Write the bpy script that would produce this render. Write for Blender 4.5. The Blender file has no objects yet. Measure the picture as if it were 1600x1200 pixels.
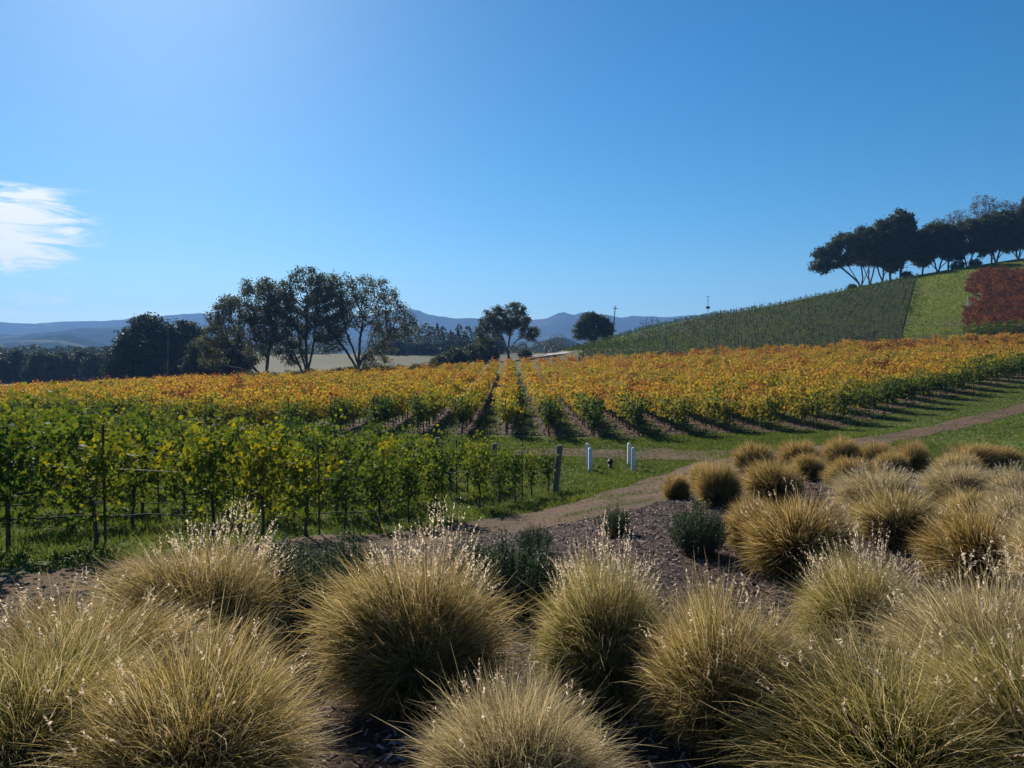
import bpy, math, random
import numpy as np
from mathutils import Vector, Matrix

# ------------------------------------------------------------------ camera, sky, sun, exposure
scene = bpy.context.scene
COL = scene.collection
EYE = 5.0                       # camera height above the vineyard flat's datum
FPX = 1200.0                    # focal length in photo pixels (photo 1600 wide)
PITCH = math.atan(50.0 / FPX)   # looking slightly down
cam_d = bpy.data.cameras.new('camera')
cam_d.sensor_width = 36.0
cam_d.lens = 27.0
cam_d.clip_start = 0.1
cam_d.clip_end = 20000.0
cam = bpy.data.objects.new('camera', cam_d)
cam.location = (0, 0, EYE)
cam.rotation_euler = (math.radians(90) - PITCH, 0, 0)
COL.objects.link(cam)
scene.camera = cam

SUN_AZ = math.radians(-25.0)    # left of the view axis (+Y)
SUN_EL = math.radians(29.5)
world = bpy.data.worlds.new('World')
scene.world = world
world.use_nodes = True
wn = world.node_tree
wn.nodes.clear()
w_out = wn.nodes.new('ShaderNodeOutputWorld')
w_bg = wn.nodes.new('ShaderNodeBackground')
w_sky = wn.nodes.new('ShaderNodeTexSky')
w_sky.sky_type = 'NISHITA'
w_sky.sun_disc = False
w_sky.sun_elevation = SUN_EL
w_sky.sun_rotation = SUN_AZ
w_sky.altitude = 0.0
w_sky.air_density = 1.0
w_sky.dust_density = 0.30
w_sky.ozone_density = 10.0
w_bg.inputs['Strength'].default_value = 0.0695
wn.links.new(w_bg.outputs[0], w_out.inputs[0])

sun_d = bpy.data.lights.new('sun', 'SUN')
sun_d.energy = 5.0
sun_d.angle = math.radians(0.5)
sun_d.color = (1.0, 0.93, 0.82)
sun = bpy.data.objects.new('sun', sun_d)
to_sun = Vector((math.sin(SUN_AZ) * math.cos(SUN_EL), math.cos(SUN_AZ) * math.cos(SUN_EL), math.sin(SUN_EL)))
sun.rotation_euler = (-to_sun).to_track_quat('-Z', 'Y').to_euler()
COL.objects.link(sun)

scene.view_settings.view_transform = 'Standard'
scene.view_settings.look = 'None'
scene.view_settings.exposure = 0.64
scene.view_settings.gamma = 1.0
scene.view_settings.use_curve_mapping = False
scene.render.engine = 'CYCLES'
cy = scene.cycles
cy.max_bounces = 5
cy.diffuse_bounces = 3
cy.glossy_bounces = 1
cy.transmission_bounces = 3
cy.volume_bounces = 0
cy.caustics_reflective = False
cy.caustics_refractive = False
cy.use_denoising = True
try:
    cy.denoiser = 'OPENIMAGEDENOISE'
except Exception:
    pass
scene.render.use_persistent_data = False

# thin cirrus low in the west of the sky, part of the sky itself
def wnode(t, **kw):
    n = wn.nodes.new(t)
    for k, v in kw.items():
        setattr(n, k, v)
    return n
def wmath(op, a, b=None, c=None, clamp=False):
    n = wn.nodes.new('ShaderNodeMath'); n.operation = op; n.use_clamp = clamp
    for i, v in enumerate((a, b, c)):
        if v is None: continue
        if isinstance(v, (int, float)): n.inputs[i].default_value = v
        else: wn.links.new(v, n.inputs[i])
    return n.outputs[0]
tc = wnode('ShaderNodeTexCoord')
sx = wnode('ShaderNodeSeparateXYZ'); wn.links.new(tc.outputs['Generated'], sx.inputs[0])
az = wmath('ARCTAN2', sx.outputs[0], sx.outputs[1])          # azimuth from +Y, right positive
el = wmath('ARCSINE', sx.outputs[2])
cv = wnode('ShaderNodeCombineXYZ')
wn.links.new(wmath('MULTIPLY', az, 11.0), cv.inputs[0])
wn.links.new(wmath('MULTIPLY', el, 74.0), cv.inputs[1])
nz = wnode('ShaderNodeTexNoise'); nz.inputs['Scale'].default_value = 1.0
nz.inputs['Detail'].default_value = 9.0; nz.inputs['Roughness'].default_value = 0.62
nz.inputs['Distortion'].default_value = 1.1
wn.links.new(cv.outputs[0], nz.inputs['Vector'])
def smooth(x, a, b):
    n = wn.nodes.new('ShaderNodeMapRange'); n.interpolation_type = 'SMOOTHSTEP'
    wn.links.new(x, n.inputs[0]); n.inputs[1].default_value = a; n.inputs[2].default_value = b
    n.inputs[3].default_value = 0.0; n.inputs[4].default_value = 1.0
    return n.outputs[0]
R = math.radians
m_az = wmath('SUBTRACT', 1.0, smooth(az, R(-33.4), R(-26.0)))
m_el = wmath('MULTIPLY', smooth(el, R(3.2), R(7.6)), wmath('SUBTRACT', 1.0, smooth(el, R(8.6), R(11.6))))
reg = wmath('MULTIPLY', m_az, m_el)
thr = wmath('ADD', nz.outputs[0], wmath('MULTIPLY', reg, 0.26))
c_main = wmath('MULTIPLY', smooth(thr, 0.53, 0.78), smooth(reg, 0.0, 0.55))
m_az2 = wmath('SUBTRACT', 1.0, smooth(az, R(-29), R(-20)))
m_el2 = wmath('MULTIPLY', smooth(el, R(1.5), R(2.3)), wmath('SUBTRACT', 1.0, smooth(el, R(2.9), R(4.6))))
thr2 = wmath('SUBTRACT', nz.outputs[0], 0.50)
c_low = wmath('MULTIPLY', wmath('MULTIPLY', smooth(thr2, 0.0, 0.2), 0.70), wmath('MULTIPLY', m_az2, m_el2))
c_all = wmath('MAXIMUM', c_main, c_low)
mixc = wnode('ShaderNodeMixRGB'); mixc.blend_type = 'MIX'
wn.links.new(c_all, mixc.inputs[0])
hsv = wnode('ShaderNodeHueSaturation'); hsv.inputs['Saturation'].default_value = 1.19
wtint = wnode('ShaderNodeMixRGB'); wtint.blend_type = 'MULTIPLY'; wtint.inputs[0].default_value = 1.0
wtint.inputs[2].default_value = (1.04, 1.05, 0.90, 1)
wn.links.new(w_sky.outputs[0], wtint.inputs[1]); wn.links.new(wtint.outputs[0], hsv.inputs['Color'])
wn.links.new(hsv.outputs[0], mixc.inputs[1])
mixc.inputs[2].default_value = (9.8, 10.0, 10.4, 1)
wn.links.new(mixc.outputs[0], w_bg.inputs['Color'])

# ------------------------------------------------------------------ helpers
def wp(px, py, d):
    """world point on the photo ray (px, py) at ground distance d along +Y"""
    a, b = px - 800.0, 600.0 - py
    y = FPX * math.cos(PITCH) + b * math.sin(PITCH)
    z = -FPX * math.sin(PITCH) + b * math.cos(PITCH)
    return (a / y * d, d, EYE + z / y * d)

CP = []
def c(px, py, d): CP.append(wp(px, py, d))
def cz(x, y, z): CP.append((x, y, EYE + z))
# bank the photographer stands on, and the planted bed
for x in (-12, -5, 0, 5, 12):
    cz(x, -14, -1.5); cz(x, -5, -1.55)
for x in (-4, 0, 4): cz(x, 0, -1.65)
for x in (-2.2, 0.3, 2.4): cz(x, 3.3, -2.12); cz(x * 1.5, 5.3, -2.42)
c(1350, 1060, 5.8); c(1240, 905, 9.0); c(1520, 925, 8.5); c(1390, 850, 10.6); c(1085, 872, 9.9)
c(1210, 790, 15.8); c(1055, 783, 16.5); c(1180, 735, 21.8); c(1315, 727, 22.6); c(1530, 737, 20.5); c(1325, 765, 17.5)
c(1600, 800, 14.5)
c(850, 860, 11.0); c(900, 820, 15.2); c(480, 1000, 6.9); c(480, 930, 8.6); c(100, 990, 6.8)
# path and near vine row
c(155, 851, 11.3); c(495, 835, 15.5); c(690, 809, 19.7); c(815, 781, 23.9); c(868, 768, 26.2)
c(900, 787, 21.6); c(1000, 760, 24.0); c(760, 837, 16.6); c(430, 852, 13.6); c(-250, 880, 9.0)
c(922, 735.6, 30.5); c(989, 735, 30.5); c(918, 727, 32.0); c(0, 724, 30); c(300, 722, 31); c(600, 712, 33)
c(-600, 724, 30); c(200, 775, 19.5)
# road up to the right and the lawn
c(1350, 694, 30); c(1475, 667, 38); c(1600, 637, 47); c(1520, 700, 27.5); c(1600, 690, 27); c(1100, 712, 33.5)
c(1800, 640, 40); c(1900, 720, 20)
# ends of the autumn rows
for p in ((790, 683, 41), (923, 685, 41), (1067, 682, 41), (1212, 676, 40.9), (1330, 667, 42.7), (1366, 656, 45),
          (1396, 647, 47.6), (1453, 631, 52.3), (1506, 619, 56.5), (1558, 606, 60.2), (1640, 588, 67),
          (658, 680, 41), (530, 682, 42), (300, 682, 43), (100, 680, 44), (-150, 680, 46)):
    c(*p)
# crest of the autumn field
for x in (-300, 0, 300, 600, 800, 1000, 1200, 1400, 1600, 1850):
    yt = 562 - (x - 800) * (0.0585 if x > 800 else 0.054)
    c(x, yt + 19.5, 122)
# hill behind, to the right
for p in ((900, 551.5, 150), (957, 537, 172), (1000, 520, 182), (1100, 496, 188), (1200, 480, 190), (1300, 458, 190), (1340, 451, 190),
          (1400, 438, 190), (1450, 429, 190), (1500, 420, 192), (1600, 405, 194), (1750, 385, 195)):
    c(*p)
for p in ((1000, 557, 133), (1200, 530, 140), (1400, 507.6, 140), (1600, 485, 141), (1200, 506, 160), (1400, 467.6, 165), (1600, 439, 165), (1050, 530, 160)):
    c(*p)
for px_, py_ in ((1000, 524), (1100, 500), (1200, 484.5), (1300, 463), (1400, 442.5), (1500, 424.5), (1600, 409.5), (1750, 390)): c(px_, py_, 216)
cz(20, 245, -1); cz(60, 245, 8); cz(110, 250, 17); cz(170, 250, 21); cz(60, 300, 1); cz(140, 310, 4); cz(220, 250, 22); cz(180, 150, 12)
# road dip in the middle and the plain on the left
c(840, 560, 150); c(850, 556, 185); c(800, 563, 165); c(700, 571, 165)
c(500, 592, 150); c(500, 575, 205); c(500, 555, 320); c(650, 584, 150); c(650, 557, 320); c(800, 552, 330)
c(300, 602, 185); c(100, 613, 205); c(-200, 622, 210); c(200, 575, 330); c(-100, 575, 330); c(1000, 552, 330)
cz(-60, -14, -2.0); cz(60, -14, -1.0); cz(-40, 8, -2.7); cz(40, 12, -2.4)

CP = np.array(CP, float)
_P = CP[:, :2] / 50.0
def _phi(r2):
    return np.where(r2 > 1e-12, 0.5 * r2 * np.log(np.maximum(r2, 1e-12)), 0.0)
def _solve():
    n = len(_P)
    d2 = ((_P[:, None, :] - _P[None, :, :]) ** 2).sum(-1)
    K = _phi(d2) + np.eye(n) * 2e-4
    Q = np.hstack([np.ones((n, 1)), _P])
    A = np.zeros((n + 3, n + 3)); A[:n, :n] = K; A[:n, n:] = Q; A[n:, :n] = Q.T
    b = np.zeros(n + 3); b[:n] = CP[:, 2]
    s = np.linalg.solve(A, b)
    return s[:n], s[n:]
_W, _V = _solve()
def H(x, y):
    x = np.atleast_1d(np.asarray(x, float)); y = np.atleast_1d(np.asarray(y, float))
    sh = np.broadcast(x, y).shape
    x = np.broadcast_to(x, sh).ravel() / 50.0; y = np.broadcast_to(y, sh).ravel() / 50.0
    out = np.empty(x.size)
    for i in range(0, x.size, 20000):
        xs, ys = x[i:i + 20000], y[i:i + 20000]
        d2 = (xs[:, None] - _P[None, :, 0]) ** 2 + (ys[:, None] - _P[None, :, 1]) ** 2
        out[i:i + 20000] = _phi(d2) @ _W + _V[0] + _V[1] * xs + _V[2] * ys
    # far out, settle to the plain
    xx, yy = x * 50.0, y * 50.0
    t = np.clip((np.hypot(xx, yy) - 330.0) / 120.0, 0, 1); t = t * t * (3 - 2 * t)
    out = out * (1 - t) + (EYE - 1.2) * t
    # small unevenness
    out += 0.03 * np.sin(xx * 1.3 + 0.7 * yy) * np.sin(yy * 0.9 - 0.4 * xx) * np.clip(1.2 - np.hypot(xx, yy) / 120, 0, 1)
    return out.reshape(sh)
def h1(x, y): return float(H(x, y)[0])

_dd = np.concatenate([np.arange(1.2, 60, 0.05), np.arange(60, 420, 0.4)])
def G(px, py):
    """ground point seen at photo pixel"""
    x1, _, z1 = wp(px, py, 1.0)
    zz = EYE + (z1 - EYE) * _dd
    hh = H(x1 * _dd, _dd)
    k = np.argmax(hh >= zz)
    if hh[k] < zz[k]: k = len(_dd) - 1
    return (x1 * _dd[k], _dd[k])

def link(o, parent=None):
    COL.objects.link(o)
    if parent is not None: o.parent = parent
    return o
def tag(o, label=None, cat=None, group=None, kind=None):
    if label: o['label'] = label
    if cat: o['category'] = cat
    if group: o['group'] = group
    if kind: o['kind'] = kind
    return o
def empty(name, loc, rz=0.0, s=1.0):
    o = bpy.data.objects.new(name, None)
    o.empty_display_size = 0.2
    o.location = loc; o.rotation_euler = (0, 0, rz); o.scale = (s, s, s)
    return link(o)
def copy_tree(o, parent=None):
    n = o.copy(); link(n, parent)
    for ch in list(o.children): copy_tree(ch, n)
    return n

def mesh_np(name, V, F, mat=None, attrs=None, smooth=False):
    """V (n,3); F (m,k) same-size faces or list of such arrays; attrs {name: (type, data)} on points"""
    me = bpy.data.meshes.new(name)
    V = np.asarray(V, np.float32)
    Fs = F if isinstance(F, list) else [F]
    Fs = [np.asarray(f, np.int32) for f in Fs if len(f)]
    me.vertices.add(len(V)); me.vertices.foreach_set('co', V.ravel())
    tot = sum(f.size for f in Fs)
    me.loops.add(tot); me.loops.foreach_set('vertex_index', np.concatenate([f.ravel() for f in Fs]))
    sizes = np.concatenate([np.full(len(f), f.shape[1], np.int32) for f in Fs])
    me.polygons.add(len(sizes))
    starts = np.concatenate([[0], np.cumsum(sizes)[:-1]]).astype(np.int32)
    me.polygons.foreach_set('loop_start', starts)
    me.polygons.foreach_set('loop_total', sizes)
    if smooth: me.polygons.foreach_set('use_smooth', np.ones(len(sizes), bool))
    if attrs:
        for k, (ty, dat) in attrs.items():
            a = me.attributes.new(k, ty, 'POINT')
            a.data.foreach_set('color' if ty == 'FLOAT_COLOR' else 'value', np.asarray(dat, np.float32 if ty != 'INT' else np.int32).ravel())
    me.update(calc_edges=True)
    if mat: me.materials.append(mat)
    return me
def mobj(name, me, parent=None):
    return link(bpy.data.objects.new(name, me), parent)

class MB:
    """collects boxes, tubes, lathes into one mesh"""
    def __init__(s): s.v = []; s.f = []
    def add(s, V, F):
        o = len(s.v); s.v += [tuple(p) for p in V]; s.f += [tuple(i + o for i in f) for f in F]
    def box(s, x0, x1, y0, y1, z0, z1):
        V = [(x, y, z) for z in (z0, z1) for y in (y0, y1) for x in (x0, x1)]
        s.add(V, [(0, 2, 3, 1), (4, 5, 7, 6), (0, 1, 5, 4), (2, 6, 7, 3), (0, 4, 6, 2), (1, 3, 7, 5)])
    def tube(s, pts, rad, n=6, cap=True):
        pts = [Vector(p) for p in pts]
        if not isinstance(rad, (list, tuple)): rad = [rad] * len(pts)
        V = []; F = []
        for i, p in enumerate(pts):
            t = (pts[min(i + 1, len(pts) - 1)] - pts[max(i - 1, 0)]).normalized()
            a = t.cross(Vector((0.13, 0.31, 0.94)) if abs(t.z) < 0.9 else Vector((1, 0.2, 0))).normalized(); b = t.cross(a)
            for k in range(n):
                q = 2 * math.pi * k / n
                V.append(p + (a * math.cos(q) + b * math.sin(q)) * rad[i])
        for i in range(len(pts) - 1):
            for k in range(n):
                F.append((i * n + k, i * n + (k + 1) % n, (i + 1) * n + (k + 1) % n, (i + 1) * n + k))
        if cap:
            F.append(tuple(range(n - 1, -1, -1))); F.append(tuple((len(pts) - 1) * n + k for k in range(n)))
        s.add(V, F)
    def lathe(s, prof, n=14, cx=0, cy_=0):
        V = [(cx + r * math.cos(2 * math.pi * k / n), cy_ + r * math.sin(2 * math.pi * k / n), z) for r, z in prof for k in range(n)]
        F = [(i * n + k, i * n + (k + 1) % n, (i + 1) * n + (k + 1) % n, (i + 1) * n + k) for i in range(len(prof) - 1) for k in range(n)]
        F.append(tuple(range(n - 1, -1, -1))); F.append(tuple((len(prof) - 1) * n + k for k in range(n)))
        s.add(V, F)
    def mesh(s, name, mat, smooth=False):
        me = bpy.data.meshes.new(name); me.from_pydata(s.v, [], s.f)
        if smooth:
            for p in me.polygons: p.use_smooth = True
        me.materials.append(mat); me.update()
        return me
    def build(s, name, mat, parent=None, smooth=False):
        return mobj(name, s.mesh(name, mat, smooth), parent)

# ------------------------------------------------------------------ materials
def newmat(name):
    m = bpy.data.materials.new(name); m.use_nodes = True
    nt = m.node_tree; nt.nodes.clear()
    out = nt.nodes.new('ShaderNodeOutputMaterial')
    return m, nt, out
def N(nt, t, **kw):
    n = nt.nodes.new(t)
    for k, v in kw.items(): setattr(n, k, v)
    return n
def noise(nt, scale, detail=4, rough=0.6, vec=None, dist=0.0):
    n = N(nt, 'ShaderNodeTexNoise')
    n.inputs['Scale'].default_value = scale; n.inputs['Detail'].default_value = detail
    n.inputs['Roughness'].default_value = rough; n.inputs['Distortion'].default_value = dist
    if vec is not None: nt.links.new(vec, n.inputs['Vector'])
    return n.outputs[0]
def ramp(nt, fac, stops):
    n = N(nt, 'ShaderNodeValToRGB')
    cr = n.color_ramp
    while len(cr.elements) > 1: cr.elements.remove(cr.elements[-1])
    for i, (p, col) in enumerate(stops):
        e = cr.elements[0] if i == 0 else cr.elements.new(p)
        e.position = p; e.color = (*col, 1)
    nt.links.new(fac, n.inputs[0])
    return n.outputs[0]
def mixrgb(nt, fac, a, b, mode='MIX'):
    n = N(nt, 'ShaderNodeMixRGB', blend_type=mode)
    for i, v in enumerate((fac, a, b)):
        if isinstance(v, (int, float)): n.inputs[i].default_value = v
        elif isinstance(v, tuple): n.inputs[i].default_value = (*v, 1)
        else: nt.links.new(v, n.inputs[i])
    return n.outputs[0]
def mth(nt, op, a, b=0.0, clamp=False):
    n = N(nt, 'ShaderNodeMath', operation=op, use_clamp=clamp)
    for i, v in enumerate((a, b)):
        if isinstance(v, (int, float)): n.inputs[i].default_value = v
        else: nt.links.new(v, n.inputs[i])
    return n.outputs[0]
def sstep(nt, x, a, b):
    n = N(nt, 'ShaderNodeMapRange', interpolation_type='SMOOTHSTEP')
    nt.links.new(x, n.inputs[0]); n.inputs[1].default_value = a; n.inputs[2].default_value = b
    return n.outputs[0]
def position(nt):
    return N(nt, 'ShaderNodeNewGeometry').outputs['Position']
def principled(nt, out, col, rough=0.9, bump=None, bstr=0.3, bdist=0.05, spec=0.2):
    p = N(nt, 'ShaderNodeBsdfPrincipled')
    if isinstance(col, tuple): p.inputs['Base Color'].default_value = (*col, 1)
    else: nt.links.new(col, p.inputs['Base Color'])
    p.inputs['Roughness'].default_value = rough
    p.inputs['Specular IOR Level'].default_value = spec
    if bump is not None:
        b = N(nt, 'ShaderNodeBump'); b.inputs['Strength'].default_value = bstr; b.inputs['Distance'].default_value = bdist
        nt.links.new(bump, b.inputs['Height']); nt.links.new(b.outputs[0], p.inputs['Normal'])
    nt.links.new(p.outputs[0], out.inputs[0])
    return p
def simple(name, col, rough=0.7, var=0.25, scale=8.0, bump=0.2, spec=0.3):
    m, nt, out = newmat(name)
    tcn = N(nt, 'ShaderNodeTexCoord').outputs['Object']
    n = noise(nt, scale, 6, 0.65, tcn)
    a = tuple(x * (1 - var) for x in col); b = tuple(min(1, x * (1 + var)) for x in col)
    principled(nt, out, ramp(nt, n, [(0.3, a), (0.7, b)]), rough, n, bump, 0.02, spec)
    return m
def two_sided(nt, out, col, trans=0.45, tcol=None, rough=0.6, spec=0.15):
    p = N(nt, 'ShaderNodeBsdfPrincipled'); nt.links.new(col, p.inputs['Base Color'])
    p.inputs['Roughness'].default_value = rough; p.inputs['Specular IOR Level'].default_value = spec
    t = N(nt, 'ShaderNodeBsdfTranslucent'); nt.links.new(tcol if tcol is not None else col, t.inputs['Color'])
    mx = N(nt, 'ShaderNodeMixShader'); mx.inputs[0].default_value = trans
    nt.links.new(p.outputs[0], mx.inputs[1]); nt.links.new(t.outputs[0], mx.inputs[2])
    nt.links.new(mx.outputs[0], out.inputs[0])
VINE_RAMP = [(0.0, (0.020, 0.042, 0.012)), (0.22, (0.045, 0.082, 0.017)), (0.40, (0.13, 0.155, 0.024)), (0.54, (0.32, 0.26, 0.030)),
             (0.68, (0.52, 0.325, 0.050)), (0.82, (0.43, 0.20, 0.042)), (0.92, (0.24, 0.05, 0.024)), (1.0, (0.105, 0.040, 0.022))]
def vine_mat(name, spread=0.22, trans=0.45, val=1.3, sat=1.1):
    m, nt, out = newmat(name)
    a = N(nt, 'ShaderNodeAttribute', attribute_name='rnd')
    t = N(nt, 'ShaderNodeAttribute', attribute_name='tint', attribute_type='INSTANCER')
    x = mth(nt, 'ADD', t.outputs['Fac'], mth(nt, 'MULTIPLY', mth(nt, 'SUBTRACT', a.outputs['Fac'], 0.5), spread * 2), clamp=True)
    col = ramp(nt, x, VINE_RAMP)
    hs = N(nt, 'ShaderNodeHueSaturation'); hs.inputs['Saturation'].default_value = sat; hs.inputs['Value'].default_value = val
    nt.links.new(col, hs.inputs['Color'])
    two_sided(nt, out, col, trans, hs.outputs[0], 0.65, 0.07)
    return m
def rnd_leaf_mat(name, stops, trans=0.3, rough=0.6):
    m, nt, out = newmat(name)
    a = N(nt, 'ShaderNodeAttribute', attribute_name='rnd')
    oi = N(nt, 'ShaderNodeObjectInfo')
    x = mth(nt, 'ADD', mth(nt, 'MULTIPLY', a.outputs['Fac'], 0.75), mth(nt, 'MULTIPLY', oi.outputs['Random'], 0.25))
    two_sided(nt, out, ramp(nt, x, stops), trans, None, rough, 0.15)
    return m
def blade_mat(name, trans=0.5):
    m, nt, out = newmat(name)
    a = N(nt, 'ShaderNodeAttribute', attribute_name='bcol')
    two_sided(nt, out, a.outputs['Color'], trans, None, 0.55, 0.3)
    return m
M = {}
M['vine_leaf'] = vine_mat('green_vine_leaf', 0.17)
M['gold_leaf'] = vine_mat('autumn_vine_leaf', 0.24, 0.45, 1.22, 1.05)
M['blade'] = blade_mat('grass_blade')
M['seed'] = blade_mat('seed_head', 0.62)
M['bark'] = simple('oak_bark', (0.075, 0.062, 0.050), 0.95, 0.4, 6, 0.6)
M['vine_bark'] = simple('vine_bark', (0.085, 0.060, 0.045), 0.95, 0.4, 30, 0.6)
M['cane'] = simple('vine_cane', (0.16, 0.085, 0.045), 0.8, 0.3, 20, 0.3)
M['rust'] = simple('rusty_steel', (0.085, 0.048, 0.035), 0.8, 0.45, 25, 0.3, 0.3)
M['wood'] = simple('weathered_wood', (0.16, 0.145, 0.13), 0.9, 0.35, 14, 0.5)
M['pole'] = simple('pole_wood', (0.13, 0.10, 0.08), 0.9, 0.3, 5, 0.3)
M['white'] = simple('white_paint', (0.74, 0.74, 0.72), 0.6, 0.10, 9, 0.1)
M['black'] = simple('black_plastic', (0.022, 0.022, 0.024), 0.5, 0.3, 20, 0.1, 0.4)
M['hose'] = simple('drip_hose_plastic', (0.03, 0.03, 0.032), 0.85, 0.3, 20, 0.1, 0.15)
M['wire'] = simple('galvanised_wire', (0.30, 0.30, 0.31), 0.5, 0.2, 20, 0.1, 0.5)
M['steel'] = simple('grey_steel', (0.25, 0.26, 0.27), 0.5, 0.2, 20, 0.1, 0.5)
M['tube'] = simple('white_grow_tube', (0.62, 0.62, 0.60), 0.6, 0.1, 20, 0.1)
M['oak_leaf'] = rnd_leaf_mat('oak_leaf', [(0.0, (0.050, 0.058, 0.025)), (0.5, (0.095, 0.102, 0.042)), (0.85, (0.15, 0.135, 0.055)), (1.0, (0.22, 0.155, 0.06))], 0.45)
M['live_oak_leaf'] = rnd_leaf_mat('live_oak_leaf', [(0.0, (0.034, 0.048, 0.020)), (0.6, (0.068, 0.084, 0.034)), (1.0, (0.13, 0.13, 0.055))], 0.4)
M['dry_leaf'] = rnd_leaf_mat('dry_oak_leaf', [(0.0, (0.07, 0.055, 0.03)), (1.0, (0.17, 0.11, 0.05))], 0.3)
M['wood_leaf'] = rnd_leaf_mat('woodland_leaf', [(0.0, (0.026, 0.040, 0.018)), (0.6, (0.052, 0.070, 0.030)), (1.0, (0.10, 0.105, 0.04))], 0.35)
M['rosemary'] = rnd_leaf_mat('shrub_needle', [(0.0, (0.028, 0.050, 0.020)), (0.7, (0.065, 0.098, 0.040)), (1.0, (0.13, 0.15, 0.08))], 0.35)
M['turf'] = rnd_leaf_mat('turf_blade', [(0.0, (0.040, 0.062, 0.011)), (0.55, (0.095, 0.130, 0.018)), (0.88, (0.20, 0.215, 0.034)), (1.0, (0.30, 0.25, 0.10))], 0.55)
M['hill_turf'] = rnd_leaf_mat('hill_turf_blade', [(0.0, (0.10, 0.12, 0.010)), (0.6, (0.17, 0.19, 0.016)), (1.0, (0.27, 0.26, 0.05))], 0.6)
M['chip'] = rnd_leaf_mat('bark_chip', [(0.0, (0.045, 0.030, 0.024)), (0.55, (0.13, 0.09, 0.072)), (0.85, (0.28, 0.21, 0.18)), (1.0, (0.6, 0.50, 0.44))], 0.0, 0.9)

def ground_mat(name, stops_a, stops_b, mix_scale=0.25, fine=6.0, lo=0.42, hi=0.58, bstr=0.6):
    m, nt, out = newmat(name)
    pos = position(nt)
    f = noise(nt, fine, 8, 0.7, pos); g = noise(nt, mix_scale, 5, 0.6, pos, 0.5)
    a = ramp(nt, f, stops_a); b = ramp(nt, f, stops_b)
    principled(nt, out, mixrgb(nt, sstep(nt, g, lo, hi), a, b), 0.95, f, bstr, 0.08, 0.1)
    return m
GREEN = [(0.3, (0.045, 0.066, 0.011)), (0.55, (0.085, 0.118, 0.018)), (0.75, (0.14, 0.16, 0.030))]
OLIVE = [(0.3, (0.06, 0.06, 0.022)), (0.6, (0.12, 0.115, 0.04)), (0.8, (0.20, 0.165, 0.07))]
DIRT = [(0.3, (0.080, 0.047, 0.028)), (0.55, (0.145, 0.090, 0.055)), (0.8, (0.23, 0.15, 0.095))]
MULCH = [(0.3, (0.045, 0.028, 0.020)), (0.55, (0.10, 0.064, 0.047)), (0.8, (0.19, 0.125, 0.095))]
STRAW = [(0.3, (0.068, 0.060, 0.028)), (0.55, (0.095, 0.082, 0.040)), (0.8, (0.125, 0.105, 0.055))]
M['ground'] = ground_mat('turf_ground', GREEN, OLIVE, 0.5, 7.0, 0.45, 0.68)
M['hill'] = ground_mat('hill_grass', [(0.3, (0.085, 0.11, 0.009)), (0.55, (0.14, 0.17, 0.014)), (0.8, (0.20, 0.22, 0.024))],
                       [(0.3, (0.10, 0.10, 0.025)), (0.8, (0.18, 0.155, 0.055))], 0.06, 1.2, 0.46, 0.70, 0.3)
M['dirt'] = ground_mat('dirt', DIRT, [(0.3, (0.055, 0.040, 0.022)), (0.8, (0.14, 0.10, 0.062))], 0.6, 9.0, 0.40, 0.62)
M['mulch'] = ground_mat('mulch', MULCH, [(0.3, (0.035, 0.025, 0.02)), (0.8, (0.14, 0.10, 0.085))], 1.2, 22.0, 0.40, 0.62, 1.0)
M['straw'] = ground_mat('dry_meadow', STRAW, [(0.3, (0.06, 0.066, 0.024)), (0.8, (0.11, 0.105, 0.045))], 0.03, 0.8, 0.40, 0.62, 0.2)
M['road'] = ground_mat('gravel_road', [(0.3, (0.34, 0.30, 0.26)), (0.8, (0.50, 0.46, 0.41))], [(0.3, (0.28, 0.25, 0.21)), (0.8, (0.42, 0.38, 0.33))], 0.2, 3.0)
M['plain'] = ground_mat('far_plain', [(0.3, (0.10, 0.095, 0.045)), (0.8, (0.20, 0.18, 0.09))], [(0.3, (0.04, 0.05, 0.025)), (0.8, (0.09, 0.09, 0.04))], 0.004, 0.05, 0.45, 0.55, 0.1)
M['young_floor'] = ground_mat('young_vineyard_soil', [(0.3, (0.028, 0.032, 0.012)), (0.8, (0.055, 0.055, 0.024))], [(0.3, (0.032, 0.028, 0.016)), (0.8, (0.065, 0.054, 0.03))], 0.3, 3.0, 0.42, 0.6, 0.3)
def floor_mat():
    m, nt, out = newmat('vineyard_soil')
    pos = position(nt)
    s = N(nt, 'ShaderNodeSeparateXYZ'); nt.links.new(pos, s.inputs[0])
    f = noise(nt, 9.0, 8, 0.75, pos); g = noise(nt, 1.0, 5, 0.6, pos)
    xx = mth(nt, 'ADD', s.outputs[0], mth(nt, 'MULTIPLY', mth(nt, 'SUBTRACT', g, 0.5), 1.1))
    ph = mth(nt, 'PINGPONG', mth(nt, 'ADD', xx, 0.34 + 240.0), 1.2)      # 0 under the row, 1.2 mid-alley
    litter = ramp(nt, f, [(0.3, (0.050, 0.030, 0.018)), (0.5, (0.095, 0.057, 0.032)), (0.7, (0.16, 0.092, 0.045)), (0.85, (0.25, 0.15, 0.05))])
    weeds = ramp(nt, f, [(0.3, (0.045, 0.065, 0.016)), (0.6, (0.085, 0.115, 0.025)), (0.85, (0.15, 0.13, 0.05))])
    principled(nt, out, mixrgb(nt, sstep(nt, ph, 0.32, 0.72), litter, weeds), 0.95, f, 0.8, 0.08, 0.1)
    return m
M['floor'] = floor_mat()
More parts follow.
